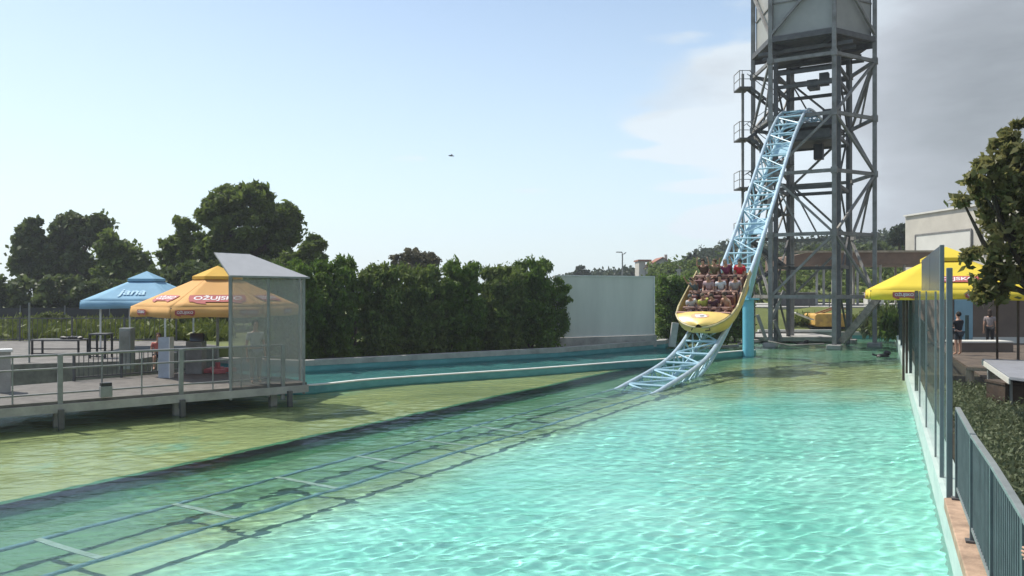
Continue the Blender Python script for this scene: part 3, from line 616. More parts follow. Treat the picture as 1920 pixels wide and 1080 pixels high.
# railing along the water
t = thing('railing', 'grey metal railing along the water edge of the platform', 'railing', dk(-4, 0, .62))
for z, nm, w in ((1.70, 'top_rail', .055), (1.38, 'middle_rail', .04), (.80, 'bottom_rail', .04)):
    MB().tube([dk(-16, .06, z), dk(1.45, .06, z)], w/2*1.1, 8).build(nm, M['rail_grey'], t)
for s in (-12.2, -9.6, -6.9, -4.0, -1.27, 1.45): MB().box(dk(s, .02, .95), (.11, .07, 1.52), .68).build('post', M['rail_grey'], t, bevel=.008)
for s in (-8.7, -7.8, -5.9, -4.95, -3.1, -2.2, -.45, .3): MB().tube([dk(s, .06, .62), dk(s, .06, 1.7)], .018, 6).build('baluster', M['rail_grey'], t)
# back railing with pickets
t = thing('picket_fence', 'dark picket railing along the back edge of the platform', 'railing', dk(-2, 4.6, .62)); fb = [dk(-2.9, 4.4), dk(-1.6, 4.62), dk(-.3, 4.85), dk(.9, 5.1)]
for i in range(3):
    a, b = fb[i], fb[i+1]
    for z in (.72, 1.36): MB().bar(a+Vector((0, 0, z)), b+Vector((0, 0, z)), .04).build('rail', M['dark_steel'], t)
    n = int((b-a).length/.13); mb = MB()
    for j in range(n+1): p = a.lerp(b, j/n); mb.bar(p+Vector((0, 0, .72)), p+Vector((0, 0, 1.36)), .018)
    tag(mb.build('pickets', M['dark_steel'], t), kind='stuff')
for p in fb: MB().bar(p+Vector((0, 0, .62)), p+Vector((0, 0, 1.42)), .06).build('post', M['dark_steel'], t)
# dark mesh railing on the terrace edge
t = thing('terrace_railing', 'thin dark railing standing along the edge of the upper terrace', 'railing', (-16, 27.1, .92)); pa = [Vector((-21.5, 17.6, 0)), Vector((-16.2, 27.1, 0)), Vector((-13.0, 33.2, 0))]
pb = [Vector((-34, 36.2, 0)), Vector((-15.2, 36.4, 0))]
for seq in (pb, ):
    for i in range(len(seq)-1):
        for z in (1.0, 1.95): MB().bar(seq[i]+Vector((0, 0, z)), seq[i+1]+Vector((0, 0, z)), .04).build('rail', M['dark_steel'], t)
        L_ = (seq[i+1]-seq[i]).length; mb = MB()
        for j in range(int(L_/.22)): p = seq[i].lerp(seq[i+1], j*.22/L_); mb.bar(p+Vector((0, 0, .95)), p+Vector((0, 0, 1.95)), .016)
        tag(mb.build('pickets', M['dark_steel'], t), kind='stuff')
        for j in range(9): p = seq[i].lerp(seq[i+1], j/8); MB().bar(p+Vector((0, 0, .92)), p+Vector((0, 0, 2.02)), .06).build('post', M['dark_steel'], t)
# concrete pillar with pale cap at the left edge
t = thing('gate_pillar', 'grey pillar with pale cap at the left frame edge', 'pillar', at(6, 735, .62)); p = at(6, 735, .62)
MB().box(p+Vector((0, 0, .5)), (.32, .32, 1.05), .6).build('shaft', M['pale_concrete'], t, bevel=.01); MB().box(p+Vector((0, 0, 1.06)), (.4, .4, .07), .6).build('cap', M['white'], t, bevel=.01)
# thin flag pole
p = at(55, 680, .92); tag(MB().tube([p, p+Vector((0, 0, 1.9))], .028, 8).build('pole', M['rail_grey'], org=p), 'thin pale pole standing on the terrace left of the bar tables', 'pole')
# equipment box hanging on the railing
p = dk(-3.05, -.1, .78); t = thing('junction_box', 'small grey box with dark lid clamped to the platform railing', 'box', p)
MB().box(p, (.26, .18, .26), .68).build('case', M['rail_grey'], t, bevel=.01); MB().box(p+Vector((0, 0, .17)), (.24, .16, .08), .68).build('lid', M['black'], t)
p = dk(-6.1, .7, .62); t = thing('small_bin', 'small dark bin on the platform beside the grey pillar', 'bin', p); MB().tube([p, p+Vector((0, 0, .42))], .14, 12, .17).build('body', M['black'], t); MB().tube([p+Vector((0, 0, .42)), p+Vector((0, 0, .46))], .185, 12).build('rim', M['dark_steel'], t)
# bar tables
def frame_table(name, label, px0, px1, top, bot, ydist, gy, extras):
    y = ydist; k = y/F; x0 = (px0-960)*k; x1 = (px1-960)*k; zt = CH+(HZ-top)*k; zb = .92; d = extras
    t = thing(name, label, 'table', ((x0+x1)/2, y, zb))
    MB().box(((x0+x1)/2, y+d/2, zt), (x1-x0, d, .05)).build('top', M['dark_steel'], t)
    for x in (x0+.04, x1-.04):
        for yy in (y+.04, y+d-.04): MB().bar((x, yy, zb), (x, yy, zt-.03), .055).build('leg', M['black'], t)
    s = MB(); 
    for z in (zb+.06, zb+(zt-zb)*.42): s.bar((x0, y+.04, z), (x1, y+.04, z), .035)
    s.build('stretcher', M['black'], t); return t, x0, x1, zt
_, x0, x1, zt = frame_table('bar_table', 'long dark framed bar table on the terrace with dark items on it', 57, 148, 638, 672, 28.3, 0, .7)
b = MB(); rnd = random.Random(3)
for q in range(9): b.ico((x1-.1-q*.085, 28.6+rnd.uniform(-.1, .1), zt+.07), rnd.uniform(.07, .11), 1, (1.2, 1, .7), .2, rnd)
tag(b.build('cloth_pile', M['black'], org=(x1-.4, 28.6, zt+.03)), 'dark crumpled cloth heap on the long bar table', 'cloth')
frame_table('bar_table', 'tall narrow black framed table right of the long bar table', 165, 198, 627, 676, 27.0, 0, .55)
# pillar post near lawn gap
p = at(238, 690, .75)
t = thing('steel_cabinet', 'grey upright cabinet behind the railing left of the seated child', 'cabinet', p); MB().box(p+Vector((0, 0, .62)), (.36, .3, 1.3)).build('case', M['rail_grey'], t, bevel=.01); MB().box(p+Vector((0, -.158, .62)), (.28, .012, 1.1)).build('door', M['steel'], t)
p = at(311, 708, .62); t = thing('control_box', 'pale blue-grey upright control box on the platform beside the child', 'cabinet', p)
MB().box(p+Vector((0, 0, .6)), (.34, .28, 1.2)).build('case', mat('pale_box_paint', (.42, .46, .52), .5), t, bevel=.012); MB().box(p+Vector((.185, -.05, .6)), (.03, .3, 1.22)).build('side_rail', M['white'], t)
p = at(368, 700, .62); t = thing('gate_panel', 'grey control desk with small screen next to the parasol pole', 'desk', p)
MB().box(p+Vector((0, 0, .5)), (.5, .4, 1.0)).build('case', M['steel'], t, bevel=.012); MB().box(p+Vector((.05, -.05, 1.12)), (.42, .12, .26), M=Matrix.Rotation(R(-15), 3, 'X')).build('screen', M['pane'], t, bevel=.01)
# ------------------------------------------------------------------ parasols
def textmesh(txt, size, ext=.004, shear=0, bold=0):
    c = bpy.data.curves.new('lettering', 'FONT'); c.body = txt; c.size = size; c.extrude = ext; c.align_x = 'CENTER'; c.align_y = 'CENTER'; c.shear = shear; c.offset = bold
    o = bpy.data.objects.new('tmp', c); col.objects.link(o); dg = bpy.context.evaluated_depsgraph_get()
    me = bpy.data.meshes.new_from_object(o.evaluated_get(dg)); bpy.data.objects.remove(o); return me
def place(me, name, m, parent, Mw):
    o = bpy.data.objects.new(name, me); col.objects.link(o); me.materials.clear(); me.materials.append(m)
    me.transform(Matrix.Translation(-wloc(parent))@Mw); o.parent = parent; return o
def face_matrix(c, xdir, n, off):
    x = Vector(xdir).normalized(); z = Vector(n).normalized(); y = z.cross(x).normalized(); x = y.cross(z)
    return Matrix.Translation(Vector(c)+z*off)@Matrix((x, y, z)).transposed().to_4x4()
def plate_mesh(w, h, tails=True, outline=False):
    b = MB(); pts = [(-w/2, -h/2*.9), (-w*.3, -h/2), (w*.3, -h/2), (w/2, -h/2*.9), (w/2*1.03, 0), (w/2, h/2*.9), (w*.3, h/2), (-w*.3, h/2), (-w/2, h/2*.9), (-w/2*1.03, 0)]
    b.prism(pts, -.003, .003)
    if tails: b.prism([(-w*.45, -h*.44), (-w*.22, -h*.5), (-w*.2, -h*.78), (-w*.36, -h*.68)], -.003, .003); b.prism([(w*.22, -h*.5), (w*.45, -h*.44), (w*.44, -h*.74), (w*.3, -h*.6)], -.003, .003)
    me = bpy.data.meshes.new('plate'); me.from_pydata(b.v, [], b.f); return me
def parasol(name, label, c, z_eave, z_apex, corners, m_side, m_top, zbase, logo, val=.26, pole_m='rail_grey', poles=None, base_m='pink_base', top_frac=.30, logos=(), val_logos=()):
    """corners: eave corner points (x, y), listed counterclockwise"""
    c = Vector(c); t = thing(name, label, 'parasol', (c.x, c.y, zbase)); n = len(corners)
    cn = [Vector((x, y, z_eave)) for x, y in corners]; ap = Vector((c.x, c.y, z_apex)); vent_z = z_apex-(z_apex-z_eave)*top_frac
    inner = [ap.lerp(p, top_frac*.82) for p in cn]
    cb = MB(); vs = []; rows = 7
    for i in range(n):                      # each panel sags a little between its ribs
        a, b = cn[i], cn[(i+1) % n]; ia, ib = inner[i], inner[(i+1) % n]; w = 9; base_i = len(vs)
        for r in range(rows):
            s = r/(rows-1)
            for q in range(w):
                u = q/(w-1); p = ia.lerp(a, s).lerp(ib.lerp(b, s), u); p.z -= .035*math.sin(math.pi*u)*math.sin(math.pi*s); vs.append(p)
        cb.add(vs[base_i:], [(r*w+q, r*w+q+1, (r+1)*w+q+1, (r+1)*w+q) for r in range(rows-1) for q in range(w-1)])
    can = cb.build('canopy', m_side, t, smooth=True); md = can.modifiers.new('thick', 'SOLIDIFY'); md.thickness = .012
    vb = MB(); 
    for i in range(n):
        a, b = cn[i], cn[(i+1) % n]; w = 15; s0 = []; s1 = []; out = ((a+b)/2-Vector((c.x, c.y, z_eave))).normalized()
        for q in range(w):
            u = q/(w-1); p = a.lerp(b, u); s0.append(p); s1.append(p+out*(.03+.035*math.sin(u*math.pi*4+i)*math.sin(math.pi*u))-Vector((0, 0, val+.015*math.sin(u*9+i))))
        vb.add(s0+s1, [(q, q+1, w+q+1, w+q) for q in range(w-1)])
    vo = vb.build('valance', m_side, can, smooth=True); md = vo.modifiers.new('thick', 'SOLIDIFY'); md.thickness = .01
    tb = MB(); tc = [ap.lerp(p, top_frac) for p in cn]; a2 = ap+Vector((0, 0, .13)); k2 = [p+Vector((0, 0, .13)) for p in tc]; lo = [p+Vector((0, 0, .03)) for p in tc]
    tb.add([a2]+k2+lo, [(0, 1+i, 1+(i+1) % n) for i in range(n)]+[(1+i, 1+n+i, 1+n+(i+1) % n, 1+(i+1) % n) for i in range(n)])
    to = tb.build('vent_cap', m_top, t, smooth=False); md = to.modifiers.new('thick', 'SOLIDIFY'); md.thickness = .01
    rb = MB()
    for p in cn: q = Vector((c.x, c.y, z_apex-.12)); rb.bar(q, p-Vector((0, 0, .04)), .035, .05); rb.bar(Vector((c.x, c.y, z_eave+.1)), ap.lerp(p, .55)-Vector((0, 0, .1)), .025, .03)
    rb.build('ribs', M['dark_steel'], t)
    for (x, y) in (poles or [(c.x, c.y)]):
        MB().tube([(x, y, zbase), (x, y, z_apex-.1 if not poles else z_eave-.02)], .045 if not poles else .035, 10).build('pole', M[pole_m], t)
    if base_m:
        bb = MB(); 
        for q in range(4): bb.box((c.x+.34*math.cos(q*math.pi/2+.4), c.y+.34*math.sin(q*math.pi/2+.4), zbase+.07), (.42, .42, .12), q*math.pi/2+.4)
        bb.box((c.x, c.y, zbase+.02), (1.1, .12, .04), .4); bb.box((c.x, c.y, zbase+.025), (.12, 1.1, .04), .4); bb.tube([(c.x, c.y, zbase), (c.x, c.y, zbase+.32)], .08, 10)
        bb.build('base', M[base_m], t, smooth=False, bevel=.01)
    def panel(i):
        a, b = cn[i], cn[(i+1) % n]; ia, ib = inner[i], inner[(i+1) % n]; mid = (a+b+ia+ib)/4; xd = (b-a).normalized(); nrm = xd.cross((ia+ib)/2-(a+b)/2).normalized()
        return a, b, mid, xd, nrm if nrm.z > 0 else -nrm
    for (i, word, size, pm, lm, dz, shear) in logos:
        a, b, mid, xd, nrm = panel(i); up = nrm.cross(xd).normalized(); mid = (a+b)/2+up*dz*1.0
        if pm: pl = place(plate_mesh(size*5.0, size*1.4), 'logo_plate', M[pm], can, face_matrix(mid, xd, nrm, .010)); 
        tm = textmesh(word, size, .003, shear, size*.02); place(tm, 'lettering', M[lm], can, face_matrix(mid, xd, nrm, .016))
    for (i, u, word, size) in val_logos:
        a, b, mid, xd, nrm = panel(i); out = Vector((xd.y, -xd.x, 0)); p = a.lerp(b, u)
        if out.dot(p-Vector((c.x, c.y, p.z))) < 0: out = -out
        p = p-Vector((0, 0, val*.5)); place(plate_mesh(size*5.2, size*1.45), 'logo_plate', M['red_print'], vo, face_matrix(p, xd, out, .085)); place(textmesh(word, size, .003, 0, size*.02), 'lettering', M['plate_white'], vo, face_matrix(p, xd, out, .093))
    return t
UC = Vector((-9.3, 25.4, 0)); rr = 2.5
hexc = [(UC.x+rr*math.cos(R(a+20)), UC.y+rr*math.sin(R(a+20))) for a in (180, 240, 300, 0, 60, 120)]
parasol('parasol', 'faded yellow six-sided parasol with red and white lettering behind the acrylic kiosk', UC, 2.72, 3.86, hexc, M['peach_cloth'], M['yellow_cloth'], .62, None, val=.30,
        logos=[(1, 'OŽUJSKO', .31, 'red_print', 'plate_white', .52, .12), (0, 'OŽUJSKO', .24, 'red_print', 'plate_white', .55, .12), (2, 'OŽUJSKO', .24, 'red_print', 'plate_white', .55, .12)],
        val_logos=[(1, .15, 'OŽUJSKO', .10), (1, .85, 'OŽUJSKO', .10), (0, .35, 'OŽUJSKO', .10), (2, .6, 'OŽUJSKO', .10)])
# the lemon one on the right terrace
LN = Vector((.927, -.375, 0)); LB = Vector((.375, .927, 0)); q0 = Vector((10.15, 22.75, 0)); S = 4.25
sq = [q0, q0+LN*S, q0+LN*S+LB*S, q0+LB*S]; ctr = (sq[0]+sq[2])/2
parasol('parasol', 'bright lemon yellow square parasol on the right terrace beyond the glass fence', ctr, 3.22, 4.38, [(p.x, p.y) for p in sq], M['lemon_cloth'], M['lemon_cloth'], .6, None, val=.27, pole_m='darkwood', base_m=None, top_frac=.3,
        poles=[tuple((q0+LN*.9+LB*.9)[:2]), tuple((q0+LN*1.15+LB*3.2)[:2]), tuple((q0+LN*3.7+LB*.6)[:2]), tuple((q0+LN*3.7+LB*3.7)[:2])],
        logos=[(0, 'OŽUJSKO', .25, 'red_print', 'plate_white', .62, .08)], val_logos=[(0, .2, 'OŽUJSKO', .11), (0, .62, 'OŽUJSKO', .11), (3, .5, 'OŽUJSKO', .10)])
# blue square one
yb = 30.2; xl = (150-960)/F*yb; S = 3.5; ca = R(2); bx = Vector((math.cos(ca), math.sin(ca), 0)); by = Vector((-bx.y, bx.x, 0)); q0 = Vector((xl, yb, 0)); sq = [q0, q0+bx*S, q0+bx*S+by*S, q0+by*S]; ctr = (sq[0]+sq[2])/2
parasol('parasol', 'pale blue square parasol with faint white lettering on the left terrace', ctr, 2.82, 3.85, [(p.x, p.y) for p in sq], M['blue_cloth'], M['blue_cloth'], .92, None, val=.30, pole_m='white', base_m=None, top_frac=.30,
        poles=[tuple((q0+bx*.62+by*.3)[:2]), tuple((q0+bx*3.0+by*.4)[:2]), tuple((q0+bx*.5+by*3.1)[:2]), tuple((q0+bx*3.1+by*3.1)[:2])],
        logos=[(0, 'jana', .62, None, 'pale_print', .62, 0)])

# ------------------------------------------------------------------ acrylic kiosk
A_, B_ = dk(0, 0), dk(2.06, 0); VD = Vector((-.35, .94, 0)); D_, C_ = A_+VD*1.1, B_+VD*1.1; oD, oC = dk(0, 1.03), dk(2.06, 1.03)
t = thing('kiosk', 'tall shelter of scratched grey acrylic sheets on the platform corner', 'kiosk', dk(1, .5, .62))
up = lambda p, z: Vector((p.x, p.y, z))
for p, zz in ((A_, 3.55), (B_, 3.54), (dk(1.03, 0), 3.53), (C_, 3.54), (D_, 4.1)):
    MB().bar(up(p, .3), up(p, zz), .065).build('post', M['rail_grey'], t, bevel=.005)
for p, q, zt in ((A_, dk(1.03, 0), (3.5, 3.5)), (dk(1.03, 0), B_, (3.5, 3.5)), (B_, C_, (3.5, 3.5)), (D_, A_, (4.1, 3.5)), (C_, D_, (3.5, 4.1))):
    mb = MB(); d = (q-p).normalized(); a = p+d*.035; b = q-d*.035; nr_ = Vector((-d.y, d.x, 0))*.006
    mb.add([up(a-nr_, .66), up(b-nr_, .66), up(b-nr_, zt[1]), up(a-nr_, zt[0]), up(a+nr_, .66), up(b+nr_, .66), up(b+nr_, zt[1]), up(a+nr_, zt[0])], [(0, 1, 2, 3), (7, 6, 5, 4), (0, 4, 5, 1), (1, 5, 6, 2), (2, 6, 7, 3), (3, 7, 4, 0)])
    mb.build('panel', M['plex'], t, smooth=False)
e = .06; rA = up(A_-DE*e-DN*.1, 3.58); rB = up(B_+DE*.12-DN*.1, 3.56); rC = up(oC+DE*.12+DN*.1, 3.56); rD = up(oD-DE*.05+DN*.1, 4.24); rM = up(oD+DE*.92+DN*.1, 4.22)
rf = MB(); rf.slab([rA, rB, rM, rD], .02); rf.slab([rB, rC, rM], .02); rf.build('roof', M['roofplex'], t)
eb = MB(); eb.bar(rA, rB, .05); eb.bar(rD, rM, .04); eb.bar(rM, rB, .03); eb.bar(rA, rD, .03); eb.bar(rB, rC, .04); eb.build('roof_frame', M['rail_grey'], t)

# ------------------------------------------------------------------ lift tower
TC = Vector((17.9, 48.0, 0)); TR = 3.45
TV = [Vector((TC.x+TR*math.cos(R(-30.6-60*k)), TC.y+TR*math.sin(R(-30.6-60*k)), 0)) for k in range(6)]
tw = thing('lift_tower', 'tall six-sided grey steel lift tower with clad top', 'tower', (TC.x, TC.y, -.9)); TOP = 25.0
for v in TV: MB().box((v.x, v.y, (TOP-1)/2), (.225, .225, TOP+1), R(-30)).build('column', M['steel'], tw)
V3 = lambda v, z: Vector((v.x, v.y, z))
for z in (2.85, 6.4, 9.9, 13.1, 16.4):
    mb = MB()
    for k in range(6):
        if z < 3 and k in (3,): continue
        a, b = V3(TV[k], z), V3(TV[(k+1) % 6], z); mb.bar(a, b, .14, .2)
    mb.build('ring_beam', M['steel'], tw)
lv = [2.85, 6.4, 9.9, 13.1, 16.4]
for k in range(6):
    mb = MB()
    for i in range(4):
        a, b = (TV[k], TV[(k+1) % 6]) if (i+k) % 2 == 0 else (TV[(k+1) % 6], TV[k])
        if k == 1 and i == 3: continue
        off = (V3((a+b)/2, 0)-V3(TC, 0)).normalized()*.04
        mb.bar(V3(a, lv[i])+off, V3(b, lv[i+1])+off, .13, .13)
        if i in (1, 3): mb.bar(V3(b, lv[i])-off*3+ (a-b)*.5, V3(b, lv[i+1])-off*3, .09, .09)
    mb.build('brace', M['steel'], tw)
# gusset nodes
for v in TV:
    for z in lv[1:]: MB().box((v.x, v.y, z), (.33, .33, .34), R(-30)).build('gusset', M['steel'], tw)
# cladding of the upper house
for k in range(6):
    a, b = TV[k], TV[(k+1) % 6]; o_ = ((a+b)/2-TC); o_.z = 0; o_ = o_.normalized(); d = (b-a).normalized(); a = a-o_*.20+d*.12; b = b-o_*.20-d*.12
    mb = MB(); mb.bar(V3((a), (17.7+TOP)/2), V3(b, (17.7+TOP)/2), .05, TOP-17.7); mb.build('cladding', M['clad'], tw)
    mb = MB()
    for z in (17.78, 19.75, 21.9, 24): mb.bar(V3(a, z)+o_*.05, V3(b, z)+o_*.05, .08, .07 if z > 18 else .2)
    for u in (.0,): mb.bar(V3(a.lerp(b, u), 17.8)+o_*.04, V3(a.lerp(b, u), TOP)+o_*.04, .04)
    mb.build('cladding_rail', M['steel'], tw)
    p, q = (TV[k], TV[(k+1) % 6]) if k % 2 else (TV[(k+1) % 6], TV[k])
    MB().bar(V3(q, 17.9)+o_*.03, V3(p, 21.5)+o_*.03, .14, .14).build('brace', M['steel'], tw)
mb = MB(); mb.prism([(TC.x+(v.x-TC.x)*.95, TC.y+(v.y-TC.y)*.95) for v in TV], 17.45, 17.68); mb.build('floor_plate', M['dark_steel'], tw)
mb = MB()
for k in range(6): mb.bar(V3(TV[k], 17.3), V3(TV[(k+3) % 6], 17.3), .2, .26)
for u in (-2, -1, 1, 2): mb.bar(TC+TU*u*1.1+TN*2.6+Vector((0, 0, 17.1)), TC+TU*u*1.1-TN*2.6+Vector((0, 0, 17.1)), .14, .2)
for k in range(6): mb.bar(V3(TV[k], 17.62), V3(TV[(k+1) % 6], 17.62), .2, .3)
mb.build('floor_beams', M['dark_steel'], tw)
mb = MB(); mb.box((TC.x, TC.y, TOP), (5.2, 5.2, .2), R(-30)); mb.build('roof', M['clad'], tw)
# inner lift shaft
for i, (u, w) in enumerate(((-1.5, -1.75), (1.9, -1.75), (-1.5, 1.75), (1.9, 1.75))):
    p = TC+TU*u+TN*w; MB().box((p.x, p.y, 8.2), (.22, .22, 18.4), R(-31)).build('shaft_column', M['dark_steel'], tw)
    p = p+TU*.38; MB().box((p.x, p.y, 8.2), (.10, .10, 18.4), R(-31)).build('guide_rail', M['dark_steel'], tw)
mb = MB()
for z in (4.6, 9.2, 12.0, 15.2, 16.0):
    cs = [TC+TU*u+TN*w+Vector((0, 0, z)) for u, w in ((-1.5, -1.75), (1.9, -1.75), (1.9, 1.75), (-1.5, 1.75))]
    for i in range(4): 
        if z == 4.6 and i == 3: continue
        mb.bar(cs[i], cs[(i+1) % 4], .13, .2)
for i in range(5):
    z0 = .3+i*3.1
    for w in (-1.75, 1.75): mb.bar(TC+TU*(-1.5 if i % 2 else 1.9)+TN*w+Vector((0, 0, z0)), TC+TU*(1.9 if i % 2 else -1.5)+TN*w+Vector((0, 0, z0+3.1)), .10)
mb.build('shaft_frame', M['dark_steel'], tw)
# lift platform at track height with its machinery
mb = MB(); c = TC+Vector((0, 0, 12.75)); mb.box(c, (3.9, 3.1, .22), R(59)); mb.box(c+Vector((0, 0, -.5)), (3.4, 2.6, .5), R(59)); mb.box(c+TN*.9+Vector((0, 0, .7)), (.5, .5, .9), R(59)); mb.box(c-TN*1.0+TU*1.2+Vector((0, 0, .9)), (.4, .4, 1.3), R(59)); mb.build('lift_platform', M['dark_steel'], tw)
mb = MB(); c = TC+Vector((0, 0, 15.6)); mb.box(c+TU*.6, (.9, .6, .5), R(59)); mb.box(c-TU*.5+TN*.8, (.5, .5, .7), R(59)); mb.build('machinery', M['dark_steel'], tw)
mb = MB(); c = TC+Vector((0, 0, 11.45)); mb.box(c+TN*.4, (.55, .5, .9), R(59)); mb.build('machinery', M['black'], tw)
# base pads and timber-like struts
for v in TV: MB().box((v.x, v.y, -.35), (.75, .75, 1.1), R(-30)).build('foot', M['pale_concrete'], tw, bevel=.03)
for px0, py0, px1, py1, y in ((1420, 590, 1436, 636, 45.0), (1452, 600, 1466, 640, 47.5), (1437, 470, 1452, 560, 50), (1418, 500, 1430, 560, 50), (1470, 545, 1446, 600, 46.5)): MB().bar(atz(px0, py0, y), atz(px1, py1, y), .16).build('strut', M['steel'], tw)
MB().bar(atz(1646, 560, 43.4), atz(1578, 641, 44.6), .34, .36).build('raking_prop', M['timber_grey'], tw)
# stair tower at the left side
sp = Vector((13.95, 48.1, 0)); st = thing('access_stair', 'narrow grey steel stair with landings climbing the left flank of the tower', 'staircase', (sp.x, sp.y, 0))
for dy in (.5,): MB().box((sp.x, sp.y+dy, 8), (.14, .14, 16.6), .0).build('post', M['steel'], st)
for i, z in enumerate((15.35, 12.3, 9.35, 6.3, 3.2)):
    MB().box((sp.x-.02, sp.y+.5, z), (.7, 1.3, .08)).build('landing', M['dark_steel'], st)
    g = MB(); xa = sp.x-.36
    for h in (.5, 1.0):
        g.bar((xa, sp.y-.1, z+h), (xa, sp.y+1.1, z+h), .035); g.bar((xa, sp.y-.1, z+h), (sp.x+.3, sp.y-.1, z+h), .035)
    for x, y in ((xa, sp.y-.1), (xa, sp.y+1.1), (sp.x-.2, sp.y-.1)): g.bar((x, y, z), (x, y, z+1.0), .035)
    g.build('guard_rail', M['steel'], st)
    if i < 4:
        f = MB(); a = Vector((sp.x+.25, sp.y+.15, z)); b = Vector((sp.x+2.35, sp.y+.35, z-1.55)); c2 = Vector((sp.x+.25, sp.y+.95, z-3.0))
        for s_ in (-.3, .3):
            f.bar(a+Vector((0, s_, 0)), b+Vector((0, s_, 0)), .05, .16); f.bar(b+Vector((0, s_+.6, 0)), c2+Vector((0, s_, 0)), .05, .16)
            f.bar(a+Vector((0, s_, .95)), b+Vector((0, s_, .95)), .035); f.bar(b+Vector((0, s_+.6, .95)), c2+Vector((0, s_, .95)), .035)
        for q in range(8):
            u = (q+.5)/8; f.box(a.lerp(b, u)+Vector((0, 0, .03)), (.2, .6, .03)); f.box((b+Vector((0, .6, 0))).lerp(c2, u)+Vector((0, 0, .03)), (.2, .6, .03))
        f.box(b+Vector((.3, .3, 0)), (.6, 1.3, .06)); f.build('flight', M['dark_steel'], st)

# ------------------------------------------------------------------ track
kn = [(-40, -.13), (-9, -.13), (-5, -.125), (-2.2, -.085), (-.75, .06), (1.3, .30), (3.0, .58), (4.3, .95), (5.4, 1.42), (8, 2.85), (10.7, 4.75), (12.4, 6.1), (14.08, 7.55), (15.49, 8.8), (16.97, 10.1), (18.56, 11.4), (20.2, 12.55), (21.4, 13.25), (22.7, 13.72), (24.0, 13.85), (27.6, 13.85)]
ks = np.array([k[0] for k in kn]); kh = np.array([k[1] for k in kn])
def prof(s):
    # smooth interpolation of the heights (monotone cubic)
    d = np.diff(kh)/np.diff(ks); m_ = np.concatenate([[d[0]], [0 if d[i]*d[i+1] <= 0 else 2*d[i]*d[i+1]/(d[i]+d[i+1]) for i in range(len(d)-1)], [d[-1]]])
    i = int(np.clip(np.searchsorted(ks, s)-1, 0, len(ks)-2)); h = ks[i+1]-ks[i]; t_ = (s-ks[i])/h
    return kh[i]*(1+2*t_)*(1-t_)**2+h*m_[i]*t_*(1-t_)**2+kh[i+1]*t_*t_*(3-2*t_)+h*m_[i+1]*t_*t_*(t_-1)
def tp(s, w=0, dn=0):
    e = .05; tg = (TU*2*e+Vector((0, 0, prof(s+e)-prof(s-e)))).normalized(); nn_ = tg.cross(TN)*-1
    nn_ = TN.cross(tg); nn_ = nn_ if nn_.z > 0 else -nn_
    return TB+TU*s+TN*w+Vector((0, 0, prof(s)))-nn_*dn
# arc-length stations
sv = np.arange(-30, 27.6, .02); hv = np.array([prof(s) for s in sv]); al = np.concatenate([[0], np.cumsum(np.hypot(np.diff(sv), np.diff(hv)))])
def s_at(L_): return float(np.interp(L_, al, sv))
G2 = .70
tk = thing('coaster_track', 'pale blue tubular coaster track dropping from the tower into the water', 'roller coaster track', TB+Vector((0, 0, 0)))
LT = al[-1]
fine = [s_at(q) for q in np.arange(0, LT, .35)]
M['algae_rail'] = mat('algae_filmed_rail', (.20, .34, .42), .6, 0, .2, 5, c2=(.16, .28, .30)); M['algae_tie'] = mat('algae_filmed_tie', (.50, .56, .52), .6, 0, .2, 5, c2=(.34, .42, .36))
for w in (-G2, G2):
    MB().tube([tp(s, w) for s in fine if s > -3.2], .085, 10).build('running_rail', M['track_rail'], tk)
    MB().tube([tp(s, w, .02) for s in fine if s < -2.9], .06, 10).build('submerged_rail', M['algae_rail'], tk)
# underwater lower pipes and bay lacing
sub = [s for s in fine if s < .3]; ab = [s for s in fine if s > -1.5]
for w in (-.42, .42): MB().tube([tp(s, w, .62) for s in ab], .095, 8).build('lower_pipe', M['track'], tk)
bay = 1.18; L0 = float(np.interp(-2.0, sv, al)); k = 0; q = L0
while q < LT-.3:
    s = s_at(q); s2 = s_at(min(LT-.05, q+bay)); sm = s_at(min(LT-.05, q+bay/2)); mb = MB()
    mb.tube([tp(s, -G2), tp(s, G2)], .05, 6)
    if k % 2: mb.tube([tp(s, -G2), tp(s2, G2)], .038, 6)
    else: mb.tube([tp(s, G2), tp(s2, -G2)], .038, 6)
    mb.build('cross_tie', M['track'], tk)
    mb = MB(); mb.tube([tp(s, -.42, .62), tp(s, .42, .62)], .04, 6)
    for w in (-1, 1): mb.tube([tp(s, w*G2), tp(s, w*.42, .62)], .04, 6); mb.tube([tp(s, w*.42, .62), tp(s2, w*G2)], .035, 6)
    mb.tube([tp(s, -.42, .62), tp(s2, .42, .62)], .03, 6)
    if k % 6 == 2: mb.slab([tp(s, -.42, .60), tp(s, .42, .60), tp(s2, .42, .60), tp(s2, -.42, .60)], .02)
    mb.build('lacing', M['track'], tk); q += bay; k += 1
q = float(np.interp(-4.2, sv, al))
while q > 2:
    s = s_at(q); mb = MB(); mb.bar(tp(s, -G2, -.05), tp(s, G2, -.05), .10, .03); mb.build('cross_tie', M['algae_tie'], tk)
    q -= 0; q -= 2.02
# support column
cs = 13.0; p = TB+TU*12.9; zc = prof(12.9)-.9
t = thing('track_column', 'thick light blue round column rising from the water under the track', 'column', (p.x, p.y, -1))
cp = at(1403, 667, 0)
MB().tube([(cp.x, cp.y, -1.0), (cp.x, cp.y, 2.75)], .27, 20).build('shaft', M['col_blue'], t)
MB().box((cp.x, cp.y, 2.79), (.75, .75, .07), R(31)).build('cap_plate', M['col_blue'], t)
mb = MB(); 
for s_, w in ((11.6, -.42), (11.6, .42), (13.4, -.42), (13.4, .42)): mb.tube([(cp.x, cp.y, 2.7), tp(s_, w, .62)], .10, 8)
mb.build('yoke', M['track'], t)

